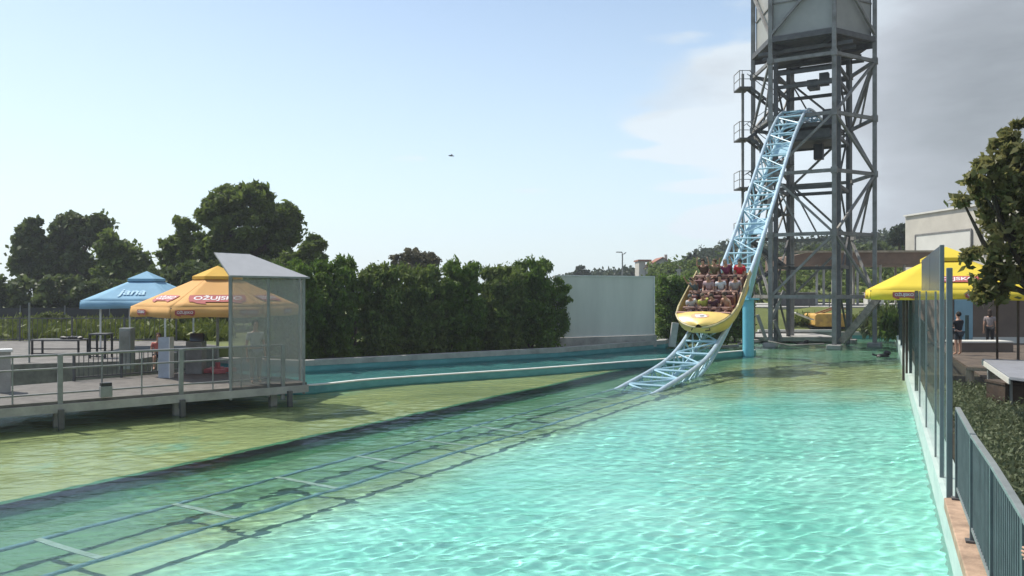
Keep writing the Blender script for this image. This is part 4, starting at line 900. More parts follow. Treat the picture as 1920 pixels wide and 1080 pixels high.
# ------------------------------------------------------------------ people
def skin_mesh(name, J, E, sub=2):
    "grow one continuous surface over a skeleton; J: name -> (xyz, radius), E: pairs"
    ks_ = list(J); me = bpy.data.meshes.new(name); me.from_pydata([J[k][0] for k in ks_], [(ks_.index(a), ks_.index(b)) for a, b in E], [])
    o = bpy.data.objects.new('tmp', me); col.objects.link(o); md = o.modifiers.new('skin', 'SKIN'); md.use_smooth_shade = True
    sk = me.skin_vertices[0].data
    for i, k in enumerate(ks_):
        r = J[k][1]; sk[i].radius = r if isinstance(r, tuple) else (r, r); sk[i].use_root = (i == 0)
    s2 = o.modifiers.new('sub', 'SUBSURF'); s2.levels = s2.render_levels = sub
    dg = bpy.context.evaluated_depsgraph_get(); out = bpy.data.meshes.new_from_object(o.evaluated_get(dg)); out.name = name
    bpy.data.objects.remove(o); out.materials.clear(); out.polygons.foreach_set('use_smooth', [True]*len(out.polygons)); return out
def body_joints(pose):
    J = {}; E = []
    def j(n, p, r, par=None): J[n] = (p, r); E.append((par, n)) if par else None
    if pose in ('sit', 'cheer'): zp = .12; spine = [(0, .02, .34), (0, .0, .50), (0, -.01, .60)]
    else: zp = .94; spine = [(0, 0, 1.14), (0, 0, 1.34), (0, 0, 1.44)]
    j('pelvis', (0, 0, zp), (.15, .11)); j('waist', spine[0], (.125, .095), 'pelvis'); j('chest', spine[1], (.155, .105), 'waist'); j('neckb', spine[2], (.07, .07), 'chest')
    z = spine[2][2]; j('neck', (0, .01, z+.07), .052, 'neckb'); j('jaw', (0, .035, z+.14), (.062, .07), 'neck'); j('skull', (0, .015, z+.23), (.078, .092), 'jaw'); j('crownpt', (0, .0, z+.30), (.05, .06), 'skull')
    j('nose', (0, .115, z+.175), .012, 'jaw')
    for s, t_ in ((-1, 'l'), (1, 'r')):
        z = spine[1][2]
        j('sh'+t_, (s*.185, 0, z+.04), .058, 'chest')
        if pose == 'cheer': el, wr, ha = (s*.27, .08, z+.20), (s*.24, .10, z+.46), (s*.23, .11, z+.54)
        elif pose == 'sit': el, wr, ha = (s*.24, .10, z-.20), (s*.17, .33, z-.22), (s*.15, .42, z-.20)
        elif pose == 'lean': el, wr, ha = (s*.27, .10, z-.20), (s*.20, .32, z-.26), (s*.17, .41, z-.24)
        else: el, wr, ha = (s*.24, -.02, z-.27), (s*.25, .06, z-.51), (s*.25, .09, z-.59)
        j('el'+t_, el, .040, 'sh'+t_); j('wr'+t_, wr, .026, 'el'+t_); j('palm'+t_, ha, (.036, .018), 'wr'+t_)
        hv_ = Vector(ha)-Vector(wr); hv_.normalize(); side = hv_.cross(Vector((0, 0, 1))); side = side.normalized() if side.length > .1 else Vector((0, 1, 0))
        for q, (o_, ln) in enumerate(((-.033, .075), (-.011, .085), (.011, .08), (.033, .062))):
            a = Vector(ha)+side*o_+hv_*.035; b = a+hv_*ln*.55-Vector((0, 0, .012)); c_ = b+hv_*ln*.4-Vector((0, 0, .03))
            j('f%d%sa' % (q, t_), tuple(a), .009, 'palm'+t_); j('f%d%sb' % (q, t_), tuple(b), .009, 'f%d%sa' % (q, t_)); j('f%d%sc' % (q, t_), tuple(c_), .007, 'f%d%sb' % (q, t_))
        a = Vector(ha)-side*s*.045*(1); j('th'+t_, tuple(a+hv_*.02), .010, 'palm'+t_); j('tt'+t_, tuple(a+hv_*.055), .008, 'th'+t_)
        j('hip'+t_, (s*.09, .01, zp-.05), .095, 'pelvis')
        if pose in ('sit', 'cheer'): kn_, an, to = (s*.11, .42, zp-.03), (s*.11, .46, zp-.43), (s*.115, .62, zp-.47)
        else: kn_, an, to = (s*.10, .02, .50), (s*.10, -.01, .09), (s*.12, .14, .035)
        j('kn'+t_, kn_, .062, 'hip'+t_); j('an'+t_, an, .038, 'kn'+t_); j('toe'+t_, to, (.04, .028), 'an'+t_)
    return J, E
def grow(J, k, d): x, r = J[k]; return (x, tuple(a+d for a in r) if isinstance(r, tuple) else r+d)
POSE = {}
def make_pose(pose):
    J, E = body_joints(pose); parts = {}; parts['body'] = skin_mesh('body', J, E, 1)
    mid = lambda a, b, u: tuple(Vector(J[a][0]).lerp(Vector(J[b][0]), u))
    S_ = {k: grow(J, k, .022) for k in ('waist', 'chest', 'shl', 'shr')}; S_ = {'chest': S_['chest'], **S_}
    nb_ = tuple(Vector(J['chest'][0]).lerp(Vector(J['neckb'][0]), .6)); S_['col'] = (nb_, .085); S_['hem'] = (mid('waist', 'pelvis', 1.05 if pose not in ('sit', 'cheer') else .75), (.178, .138)); S_['ul'] = (mid('shl', 'ell', .62), .056); S_['ur'] = (mid('shr', 'elr', .62), .056)
    parts['shirt'] = skin_mesh('shirt', S_, [('chest', 'waist'), ('waist', 'hem'), ('chest', 'col'), ('chest', 'shl'), ('chest', 'shr'), ('shl', 'ul'), ('shr', 'ur')], 1)
    full = pose not in ('sit', 'cheer'); u = .80
    T_ = {'pelvis': grow(J, 'pelvis', .018), 'hipl': grow(J, 'hipl', .018), 'hipr': grow(J, 'hipr', .018), 'knl': (mid('hipl', 'knl', u), .082), 'knr': (mid('hipr', 'knr', u), .082)}
    e_ = [('pelvis', 'hipl'), ('pelvis', 'hipr'), ('hipl', 'knl'), ('hipr', 'knr')]
    parts['shorts'] = skin_mesh('shorts', T_, e_, 1)
    if full:
        T2 = {'pelvis': T_['pelvis'], 'hipl': T_['hipl'], 'hipr': T_['hipr'], 'knl': grow(J, 'knl', .016), 'knr': grow(J, 'knr', .016), 'anl': (mid('knl', 'anl', .85), .056), 'anr': (mid('knr', 'anr', .85), .056)}
        parts['trousers'] = skin_mesh('trousers', T2, e_+[('knl', 'anl'), ('knr', 'anr')], 1)
    z = J['skull'][0][2]; hb_ = MB(); hb_.ico((0, -.018, z+.012), .113, 2, (.88, 1.0, 1.0)); vs = [(x, y-(.0), zz) for x, y, zz in hb_.v if True]
    vs = [((x, y, zz) if not (y > .045 and zz < z+.035) else (x*.8, .045, zz)) for x, y, zz in vs]; me = bpy.data.meshes.new('hair'); me.from_pydata(vs, [], hb_.f); me.polygons.foreach_set('use_smooth', [True]*len(me.polygons)); parts['hair'] = me
    lg = MB(); lg.ico((0, -.03, z-.0), .115, 2, (.9, .95, 1.05)); lg.ico((0, -.08, z-.13), .10, 2, (.95, .6, 1.4)); me2 = bpy.data.meshes.new('hair'); me2.from_pydata([((x, y, zz) if not (y > .045 and zz < z+.035) else (x*.85, .03, zz)) for x, y, zz in lg.v], [], lg.f); me2.polygons.foreach_set('use_smooth', [True]*len(me2.polygons)); parts['long_hair'] = me2
    ey = MB(); [ey.ico((s*.032, .093, z-.035), .010, 1) for s in (-1, 1)]; me3 = bpy.data.meshes.new('eyes'); me3.from_pydata(ey.v, [], ey.f); parts['eyes'] = me3
    return parts
cloth_cache = {}
def cloth(c):
    if c not in cloth_cache: cloth_cache[c] = mat('fabric_%d' % len(cloth_cache), c, .85, 0, .12, 9)
    return cloth_cache[c]
def person(label, pose, Mw, shirt, lower, hair=(.03, .02, .015), skin=None, lower_kind='shorts', long=False, group=None, s=1.0, noeyes=False):
    if pose not in POSE: POSE[pose] = make_pose(pose)
    P_ = POSE[pose]; t = thing('person', label, 'person', (0, 0, 0), group); t.matrix_world = Mw@Matrix.Scale(s, 4)
    def add(k, nm, m):
        o = bpy.data.objects.new(nm, P_[k]); col.objects.link(o); o.parent = t
        if not P_[k].materials: P_[k].materials.append(m)
        o.material_slots[0].link = 'OBJECT'; o.material_slots[0].material = m
    add('body', 'body', skin or SKIN)
    if shirt: add('shirt', 'shirt', cloth(shirt))
    add(lower_kind, lower_kind, cloth(lower)); add('long_hair' if long else 'hair', 'hair', cloth(hair)); add('eyes', 'eyes', M['black'])
    return t

# ------------------------------------------------------------------ coaster car
CS = 6.75
c0 = tp(CS, 0, 0); e = .3; tg = (tp(CS-1.2)-tp(CS+1.2)).normalized(); upv = (TN.cross(tg)); upv = upv if upv.z > 0 else -upv; rt = tg.cross(upv).normalized()
CM = Matrix.Translation(c0)@Matrix((rt, tg, upv)).transposed().to_4x4()@Matrix.Scale(.87, 4)     # local x right, y forward (down the track), z up
car = bpy.data.objects.new('coaster_car', None); col.objects.link(car); car.matrix_world = CM; tag(car, 'yellow boat-shaped coaster car full of riders coming down the track', 'coaster car')
def cpart(mb, name, m, parent=car, **kw):
    o = mb.build(name, m, None, **kw); o.parent = parent; return o
stn = [(-2.35, 1.20, .10, 1.10), (-1.6, 1.34, .06, 1.08), (-.4, 1.40, .04, 1.04), (.8, 1.38, .05, 1.0), (1.5, 1.28, .10, .98), (1.85, 1.08, .22, .93), (2.12, .80, .38, .88), (2.28, .48, .56, .84), (2.35, .14, .70, .82)]
NS = 13
def section(y, w, zb, zt, inset=0):
    out = []
    for i in range(NS):
        a = math.pi*i/(NS-1); cx = -math.cos(a); x = (abs(cx)**.55)*math.copysign(1, cx)*(w-inset); z = zt-(zt-zb-inset)*(math.sin(a)**.75); out.append((x, y, z))
    return out
hull = MB(); 
for r_ in stn: hull.v += section(*r_)
hull.f = [(i*NS+j, i*NS+j+1, (i+1)*NS+j+1, (i+1)*NS+j) for i in range(len(stn)-1) for j in range(NS-1)]+[tuple(range(NS))]+[tuple((len(stn)-1)*NS+j for j in range(NS))[::-1]]
hull.sm = True; cpart(hull, 'hull', M['yellow_hull'])
gw = MB()
for s_ in (-1, 1): gw.tube([(s_*w, y, zt+.01) for y, w, zb, zt in stn], .055, 8)
cpart(gw, 'gunwale', M['shaded_cream_hull'])
side = MB()
for s_ in (-1, 1): side.slab([(s_*1.30, -2.3, 1.06), (s_*1.38, .9, 1.0), (s_*1.36, .6, 1.08), (s_*1.28, -2.2, 1.34)], .05*s_)
cpart(side, 'side_panel', M['shaded_cream_hull'], smooth=False)
dk_ = MB(); top = [(r_[1], r_[0], r_[3]+.02) for r_ in stn if r_[0] >= 1.5]; ys_ = [(1.28, 1.42, 1.02)]+[(a-.02, b, c+(.06 if b < 2.4 else .02)) for a, b, c in top]
vs = []
for w, y, z in ys_:
    for q in range(9): u = -1+q/4; vs.append((u*w, y, z+.10*(1-u*u)))
dk_.add(vs, [(i*9+j, i*9+j+1, (i+1)*9+j+1, (i+1)*9+j) for i in range(len(ys_)-1) for j in range(8)]); dk_.sm = True
dko = cpart(dk_, 'bow_deck', M['yellow_hull'])
# faded wave-like emblem and stains on the bow
em = MB()
def bz(x, y): yy = [p[1] for p in ys_]; w = np.interp(y, yy, [p[0] for p in ys_]); z = np.interp(y, yy, [p[2] for p in ys_]); u = min(1, abs(x)/w); return z+.10*(1-u*u)+.008
def decal(pts, mm, nm):
    b = MB(); c_ = (sum(p[0] for p in pts)/len(pts), sum(p[1] for p in pts)/len(pts)); vs = [(c_[0], c_[1], bz(*c_))]; n_ = len(pts)
    for fct in (.5, 1): vs += [(c_[0]+(x-c_[0])*fct, c_[1]+(y-c_[1])*fct, bz(c_[0]+(x-c_[0])*fct, c_[1]+(y-c_[1])*fct)) for x, y in pts]
    b.add(vs, [(0, 1+i, 1+(i+1) % n_) for i in range(n_)]+[(1+i, 1+n_+i, 1+n_+(i+1) % n_, 1+(i+1) % n_) for i in range(n_)]); return cpart(b, nm, mm, dko, smooth=False)
def blob(cx, cy, rx, ry, sd_, jag=.25, n_=18): r_ = random.Random(sd_); return [(cx+rx*math.cos(2*math.pi*i/n_)*(1+r_.uniform(-jag, jag)), cy+ry*math.sin(2*math.pi*i/n_)*(1+r_.uniform(-jag, jag))) for i in range(n_)]
M['peach_print'] = mat('faded_orange_print', (.78, .38, .16), .5, 0, .1, 6)
decal(blob(.08, 1.80, .44, .17, 3), M['peach_print'], 'emblem_ground')
e2 = decal(blob(.02, 1.82, .28, .12, 4), M['plate_white'], 'emblem')
e2.location.z += .006
e3 = decal([(-.05+.12*math.cos(a), 1.82+.06*math.sin(a)) for a in np.linspace(0, 2*math.pi, 12)[:-1]], M['rail_grey'], 'emblem_mark'); e3.location.z += .012
fl = MB(); fl.box((0, -.4, .42), (2.2, 3.6, .06)); fl.box((0, 1.45, .72), (2.3, .06, .62)); cpart(fl, 'cabin_floor', M['maroon'], smooth=False)
rim_ = MB(); rim_.bar((-1.25, 1.47, 1.07), (1.25, 1.47, 1.07), .10, .08); cpart(rim_, 'dash_rail', M['pinkbar'], smooth=False)
rows_y = (.42, -.72, -1.86); rz = (.64, .86, 1.10)
for i, ry in enumerate(rows_y):
    for q in range(4):
        x = -.87+.58*q; sb = MB(); sb.box((x, ry, rz[i]-.02), (.50, .50, .16)); cpart(sb, 'seat', M['maroon'], smooth=False, bevel=.03)
        sb = MB(); sb.box((x, ry-.27, rz[i]+.28), (.42, .12, .60), M=Matrix.Rotation(R(8), 3, 'X')); cpart(sb, 'backrest', M['maroon'], smooth=False, bevel=.04)
    pl_ = MB(); pl_.box((0, ry, rz[i]*.5+.18), (2.35, .56, rz[i]-.40+.02)); cpart(pl_, 'seat_plinth', M['maroon'], smooth=False)
    lb_ = MB(); lb_.tube([(-1.15, ry+.40, rz[i]+.34), (1.15, ry+.40, rz[i]+.34)], .038, 8)
    for q in range(5): lb_.tube([(-1.15+.575*q, ry+.40, rz[i]+.34), (-1.15+.575*q, ry+.52, rz[i]-.15)], .028, 6)
    for q in range(4): lb_.tube([(-.87+.58*q-.2, ry+.36, rz[i]+.24), (-.87+.58*q+.2, ry+.36, rz[i]+.24)], .05, 8)
    cpart(lb_, 'lap_bar', M['pinkbar'])
wh = [(-1.7), (1.3)]
for y in wh:
    for s_ in (-1, 1):
        b_ = MB(); b_.box((s_*G2, y, .16), (.16, .5, .26)); bo = cpart(b_, 'bogie', M['black'], smooth=False, bevel=.02)
        for z, yy in ((.10, -.16), (.10, .16), (-.13, 0)):
            w_ = MB(); w_.tube([(s_*G2-.07, y+yy, z+.02), (s_*G2+.07, y+yy, z+.02)], .10, 14); cpart(w_, 'wheel', M['dark_steel'], bo)
hk = MB(); hk.tube([(-.42, 2.16, .80), (-.5, 2.36, .70), (-.3, 2.42, .70)], .025, 6); hk.tube([(.30, 2.2, .80), (.34, 2.4, .70)], .025, 6); cpart(hk, 'tow_hook', M['black'])
# riders: x slot 0 is the left of the photograph (car's own right)
wht = (.62, .60, .62); 
riders = [
 (0, 3, wht, (.10, .12, .18), 'rider in white t-shirt at the outer left of the front row'),
 (0, 2, (.50, .52, .10), (.12, .10, .08), 'rider in yellow-green top, second in the front row'),
 (0, 1, (.09, .03, .05), (.06, .03, .04), 'rider in dark maroon top, third in the front row'),
 (0, 0, (.36, .20, .13), (.12, .03, .03), 'bare-chested rider in dark red shorts at the right end of the front row'),
 (1, 3, (.10, .14, .15), (.10, .14, .16), 'black-haired rider in dark top at the left end of the middle row'),
 (1, 2, (.48, .34, .36), (.20, .12, .14), 'rider in pink patterned top in the middle row'),
 (1, 1, (.66, .68, .72), (.30, .32, .36), 'rider in bright white tank top in the middle row'),
 (1, 0, (.38, .32, .36), (.12, .10, .12), 'rider in mauve-grey top at the right end of the middle row'),
 (2, 3, (.10, .05, .03), (.10, .05, .03), 'rider in dark brown top at the left end of the back row'),
 (2, 2, (.16, .13, .06), (.10, .08, .05), 'rider in olive brown top in the back row'),
 (2, 1, (.22, .04, .10), (.08, .02, .04), 'rider in deep magenta top in the back row'),
 (2, 0, (.62, .02, .04), (.25, .03, .04), 'rider in bright red t-shirt at the right end of the back row')]
hc = [(.12, .12, .12), (.14, .10, .07), (.04, .03, .02), (.06, .04, .03), (.01, .01, .01), (.30, .20, .18), (.04, .03, .03), (.10, .07, .06), (.05, .03, .02), (.10, .06, .03), (.30, .28, .26), (.04, .03, .03)]
rnd = random.Random(8)
for i, (r_, sl_, sh, lo_, lb) in enumerate(riders):
    x = -.87+.58*sl_; 
    Mw = CM@Matrix.Translation((x+rnd.uniform(-.03, .03), rows_y[r_]-.02, rz[r_]+.02))@Matrix.Rotation(R(rnd.uniform(-26, 26)), 4, 'Z')@Matrix.Rotation(R(rnd.uniform(-22, 4)), 4, 'X')@Matrix.Rotation(R(rnd.uniform(-9, 9)), 4, 'Y')
    skn = SKIN; person(lb, 'cheer' if i in (4, 8, 10) else 'sit', Mw, sh if 'bare' not in lb else None, lo_, hc[i], skn, long=i in (5, 10, 2), group='riders in the coaster car', s=rnd.uniform(1.03, 1.14))
# ------------------------------------------------------------------ other people
def up_matrix(p, rz_): return Matrix.Translation(p)@Matrix.Rotation(rz_, 4, 'Z')
person('attendant in pale clothes standing inside the acrylic kiosk', 'stand', up_matrix(A_+VD*.68+DE*.7+Vector((0, 0, .62)), R(215)), (.50, .50, .46), (.34, .34, .32), (.03, .03, .02), lower_kind='trousers', s=1.0)
pk = dk(-1.75, 3.6, .62); pk = atz(297, 690, 25.6); pk.z = .62
stl = thing('stool', 'small white stool under the seated child on the platform', 'stool', pk); MB().tube([pk+Vector((0, 0, .40)), pk+Vector((0, 0, .45))], .19, 14).build('seat', M['white'], stl)
for q in range(4): a = q*math.pi/2+.5; MB().tube([pk+Vector((.15*math.cos(a), .15*math.sin(a), .40)), pk+Vector((.2*math.cos(a), .2*math.sin(a), 0))], .016, 6).build('leg', M['white'], stl)
person('child in red top and dark shorts sitting on the left platform below the yellow parasol', 'sit', up_matrix(pk+Vector((0, 0, .43)), R(200)), (.50, .14, .12), (.015, .015, .02), (.05, .02, .02), s=.86, long=True)

# ------------------------------------------------------------------ right wall, glass screen, fence
w0 = thing('basin_wall', 'pale painted wall along the right side of the pool with salmon coping', 'pool wall', wally(.8, 12, 0))
b = MB(); p0_, p1_ = wall(.715, -10), wally(.715, 54); q0_, q1_ = wall(1.02, -10), wally(1.02, 54)
ft = wally(.715, 10.4); 
b.prism([(p0_.x, p0_.y), (p1_.x, p1_.y), (q1_.x, q1_.y), (q0_.x, q0_.y)], -1.15, .46); b.build('wall_body', M['white_wall'], w0)
b = MB(); a_, c_ = wall(.69, -10), wally(.69, 10.1); d_, e_ = wally(1.0, 10.1), wall(1.0, -10); b.prism([(a_.x, a_.y), (c_.x, c_.y), (d_.x, d_.y), (e_.x, e_.y)], .462, .60); b.build('coping', M['terracotta'], w0, bevel=.012)
b = MB(); jn = MB()
b = MB(); a_, c_ = wally(.70, 10.14), wally(.70, 54); d_, e_ = wally(1.0, 54), wally(1.0, 10.14); b.prism([(a_.x, a_.y), (c_.x, c_.y), (d_.x, d_.y), (e_.x, e_.y)], .462, .53); b.build('coping', M['white_wall'], w0)
for i in range(9):
    p = wally(.76, 14.3+i*4.1, 0); 
# glass wind screen
gsn = thing('glass_screen', 'tall glass wind screen with dark posts standing on the pool wall', 'glass fence', wally(.76, 16, .53))
post_y = [21.4, 26.0, 30.4, 34.8, 39.2, 43.6, 48]
a_ = wally(.76, 10.2); MB().box(V3(a_, .53+1.48), (.07, .07, 2.96), R(-24.8)).build('steel_post', mat('blue_grey_post', (.17, .19, .20), .5, 0, .1, 3), gsn, bevel=.008)
a_ = wally(.76, 11.5); MB().box(V3(a_, .53+1.66), (.06, .06, 3.33), R(-24.8)).build('steel_post', bpy.data.materials['blue_grey_post'], gsn, bevel=.008)
for yy in post_y:
    a_ = wally(.80, yy); MB().box(V3(a_, .30+1.45), (.09, .09, 2.9), R(-24.8)).build('post', M['dark_green'], gsn)
def pane(y0, y1, z0, z1, m, x0=.76, nm='glass_pane'):
    a, b_ = wally(x0, y0), wally(x0, y1); MB().bar(V3(a, (z0+z1)/2), V3(b_, (z0+z1)/2), .012, z1-z0).build(nm, m, gsn, smooth=False)
ys2 = [10.28, 12.9, 15.7, 18.5, 21.32]
for i in range(4): pane(ys2[i]+.02, ys2[i+1]-.02, .56, 3.18, M['glass'])
for i in range(len(post_y)-1): pane(post_y[i]+.1, post_y[i+1]-.1, .6, 3.1, M['glass'], .80)
pane(11.6, 14.5, 3.2, 3.86, M['smoke'], nm='smoked_pane'); pane(14.54, 17.5, 3.2, 3.86, M['smoke'], nm='smoked_pane')
for yy in ys2[1:4]: a_ = wally(.76, yy); MB().box(V3(a_, .53+1.33), (.03, .03, 2.66), R(-24.8)).build('glazing_bar', M['rail_grey'], gsn)
# dark slatted fence further back
df = thing('slat_fence', 'dark green slatted fence along the far end of the pool wall', 'fence', wally(1.15, 30, .5))
for i in range(60):
    p = wally(1.3, 27+i*.28); 
    if i % 60 < 56: MB()
sb = MB()
for i in range(84): p = wally(1.25, 26.5+i*.27); sb.box(V3(p, .45+.85), (.05, .09, 1.7), R(-24.8))
tag(sb.build('slats', M['dark_green'], df), kind='stuff')
for z in (.75, 1.9): a, b_ = wally(1.32, 26.3), wally(1.32, 49.3); MB().bar(V3(a, z), V3(b_, z), .05).build('rail', M['dark_green'], df)
# near picket fence
nf = thing('metal_fence', 'grey metal picket fence on the near right edge of the pool', 'fence', wally(.84, 8, .6)); FX = .84
segs = [(10.0, 8.3), (8.3, 6.75), (6.75, 5.2), (5.2, 3.6), (3.6, 2.0)]
for i, (ya, yb2) in enumerate(segs):
    a, b_ = wally(FX, ya), wally(FX, yb2); kink = (.015, -.02, .01, 0, 0)[i]
    zt = 1.72; a2, b2_ = V3(a, zt+kink), V3(b_, zt+(.015, -.02, .01, 0, 0)[min(i+1, 4)])
    MB().bar(a2, b2_, .055, .035).build('top_rail', M['fence_top'], nf, bevel=.004)
    MB().bar(V3(a, .74), V3(b_, .74), .04, .03).build('bottom_rail', M['fence_top'], nf)
    n_ = int((b_-a).length/.105); pb_ = MB()
    for j in range(1, n_): p = a.lerp(b_, j/n_); pb_.tube([V3(p, .75), V3(p, 1.71)], .011, 6)
    for j in range(1, n_):
        pass
    tag(pb_.build('pickets', M['wire_grey'], nf), None) ; 
    MB().box(V3(a, .6+.56), (.06, .05, 1.13), R(-24.8)).build('post', M['wire_grey'], nf, bevel=.004)
    MB().box(V3(a, .615), (.14, .12, .02), R(-24.8)).build('foot_plate', M['dark_steel'], nf)

# ------------------------------------------------------------------ garden and terrace on the right
gd = [wall(1.02, -10), wally(1.02, 54), Vector((60, 54, 0)), Vector((60, -12, 0))]
tag(MB().prism([(p.x, p.y) for p in gd], .0, .50).build('garden_bed', M['soil']), kind='structure')
pv = [wally(2.9, 21), wally(1.9, 50), Vector((58, 50, 0)), Vector((58, 4, 0)), Vector((9.2, 4, 0)), Vector((9.4, 12, 0)), Vector((10.0, 15.6, 0))]
tag(MB().prism([(p.x, p.y) for p in pv], .4, .56).build('terrace_paving', M['brown_pave']), kind='structure')
def bed(y0, y1, x0, x1f, n_, h, size, seed):
    rs = np.random.RandomState(seed); C = []; Rr = []
    for _ in range(n_):
        yy = y0*(y1/y0)**rs.rand(); u = rs.rand(); base = wally(x0+.15, yy); xm = max(base.x+.8, x1f(yy)); x = base.x+(xm-base.x)*u; hh = h*rs.uniform(.5, 1.2); C.append((x, yy, .5+hh*.45)); Rr.append((.22, .22, hh*.5))
    return leaf_cloud(C, Rr, [110]*n_, size, seed, 2.4, .1, -.5, 1.2)
V, Q = bed(3.2, 21, 1.25, lambda y: min(9.6, 3.2+y*.5) if y < 15 else wally(2.9, y).x, 2100, .34, .036, 91)
tag(npmesh('ground_cover', V, Q, M['leaf_bed']), 'dense green ground cover in the bed behind the fence', kind='stuff')
# shrubs by the far right end of the pool
for px, py, y, rp, mm, lb in [(1655, 610, 50, 17, 'leaf_cyp2', 'yellow-green ornamental grass clump right of the raking prop'), (1682, 605, 48.5, 20, 'leaf_cyp', 'leafy green shrub behind the dark slatted fence end'), (1640, 628, 51, 12, 'leaf_bed', 'small shrub at the foot of the tower column')]:
    z = .45; c = atz(px, py, y); t = thing('shrub', lb, 'shrub', (c.x, c.y, z)); rs = np.random.RandomState(int(px)); k = y/F
    C = [(c.x+rs.normal()*rp*k*.45, y+rs.normal()*.4, z+abs(rs.normal())*.5+.35) for _ in range(34)]; V, Q = leaf_cloud(C, [(.3, .3, .45)]*34, [90]*34, .16, int(px), 4.5, .1, -1.8, 1.6); npmesh('leaves', V, Q, M[mm], t)
    MB().tube([(c.x, c.y, z-.05), (c.x, c.y, z+.6)], .05, 6).build('stem', M['bark'], t)
# magnolia-like tree on the right
YT = 14.5
tree('garden_tree', 'leafy broadleaf tree reaching in from the right frame edge', 'tree', (wallx := ((2010-960)/F*YT), YT, .55) if False else ((2005-960)/F*YT, YT, .55),
     [lob(1905, 330, YT, 55, 60), lob(1885, 285, YT, 34, 38), lob(1860, 375, YT, 46, 32), lob(1900, 440, YT, 62, 55), lob(1885, 500, YT, 44, 34), lob(1990, 380, YT, 110, 110), lob(1905, 250, YT, 20, 22), lob(1832, 350, YT, 30, 24), lob(1806, 382, YT, 28, 11), lob(1850, 300, YT, 22, 22), lob(1845, 480, YT, 34, 18), lob(1858, 548, YT, 34, 20), lob(1875, 540, YT, 26, 14), lob(1980, 500, YT, 80, 60)],
     M['leaf_mag'], 125, .26, 9500, .13, 31, .13, limbs=5, elong=2.0)

# parasol-side wall, building and people
bw = thing('low_building', 'taupe rendered low building wall with light blue door panel', 'building', (23.5, 40, .56))
y = 40.5
def fbox(px0, px1, z0, z1, yy, dep, mb=None): k = yy/F; x0 = (px0-960)*k; x1 = (px1-960)*k; return (mb or MB()).box(((x0+x1)/2, yy+dep/2, (z0+z1)/2), (x1-x0, dep, z1-z0))
fbox(1768, 2000, .5, 3.6, y, 4).build('wall', M['brown_wall'], bw); fbox(1790, 1824, .56, 2.85, y-.05, .08).build('door_panel', M['lightblue'], bw); fbox(1764, 2004, 3.6, 3.78, y-.3, 4.6).build('roof', M['brown_wall'], bw)
fbox(1824, 2000, .56, .86, y-.12, .12).build('plinth', M['cream2'], bw)
p = atz(1813, 652, 36); MB_ = MB().tube([(p.x, 36, .55), (p.x, 36, 2.1)], .08, 8); tag(MB_.build('bollard', M['dark_green'], org=(p.x, 36, .55)), 'thin dark post standing in front of the light blue panel', 'post')
pm = atz(1797, 660, 33.0); person('man in black t-shirt seen from behind near the light blue panel', 'lean', up_matrix(Vector((pm.x, 33.0, .56)), R(15)), (.012, .014, .018), (.05, .06, .07), (.02, .015, .01))
pm = atz(1856, 655, 37.0); person('woman in black trousers with pale top under the tree branches', 'stand', up_matrix(Vector((pm.x, 37.0, .62)), R(-30)), (.30, .25, .24), (.006, .006, .008), (.05, .03, .02), lower_kind='trousers', long=True, s=.97)
pl = MB(); pk2 = Vector((pm.x, 37.0, 0)); pl.box((pk2.x, 37, .59), (1.2, 1.2, .06)); tag(pl.build('step', M['cream2'], org=(pk2.x, 37, .56)), 'pale stone step under the standing woman', 'step')
# benches and tables
t = thing('slab_table', 'long grey table top with sunlit end coloured pale near the right frame edge', 'table', at(1880, 740, .6))
tz = 1.28; pts = [at(1842, 673, tz+.06), at(1893, 707, tz+.06), at(1965, 716, tz+.06), at(1925, 676, tz+.06)]
MB().slab([Vector((p.x, p.y, tz)) for p in pts], .07 if (pts[1]-pts[0]).cross(pts[2]-pts[0]).z > 0 else -.07).build('top', M['bench_grey'], t, bevel=.006)
MB().bar(V3(pts[0], tz-.03), V3(pts[1], tz-.03), .035, .13).build('sunlit_edge', M['cream2'], t)  # pale bar: sunlight on the end of the grey top, put into colour
for i, u in ((1, .06), (0, .12)):
    q = V3(pts[i].lerp(pts[(i+2) % 4], u), 0); MB().box((q.x, q.y, .56+.33), (.05, .05, .68)).build('leg', M['rail_grey'], t)
q = pts[2].lerp(pts[0], .1); MB().box((q.x, q.y, .9), (.05, .05, .68)).build('leg', M['rail_grey'], t)
t = thing('timber_bench', 'pale timber bench beyond the grey table top', 'bench', at(1840, 715, .6)); bz_ = 1.02; a = at(1813, 691, bz_); b2_ = at(1868, 694, bz_)
MB().bar(a, b2_, .38, .07).build('seat', M['wood'], t, bevel=.006)
for u in (.1, .9): q = a.lerp(b2_, u); MB().box((q.x, q.y, .78), (.07, .3, .44)).build('leg', M['wood'], t)
t = thing('raised_planter', 'low brick-brown planter box with pale rim in front of the low building', 'planter', atz(1850, 660, 34))
fbox(1800, 1900, .55, .95, 34.6, 1.0).build('box', M['brown_wall'], t); fbox(1798, 1902, .95, 1.02, 34.55, 1.1).build('rim', M['cream2'], t)
t = thing('crate', 'dark open crate tucked under the grey table top at the frame edge', 'crate', (12.6, 16.5, .56)); c_ = at(1925, 770, .6)
MB().box(c_+Vector((.1, .5, .28)), (.95, .7, .5)).build('box', M['darkwood'], t, bevel=.01); MB().box(c_+Vector((.1, .5, .56)), (1.0, .75, .05)).build('lid', M['darkwood'], t)
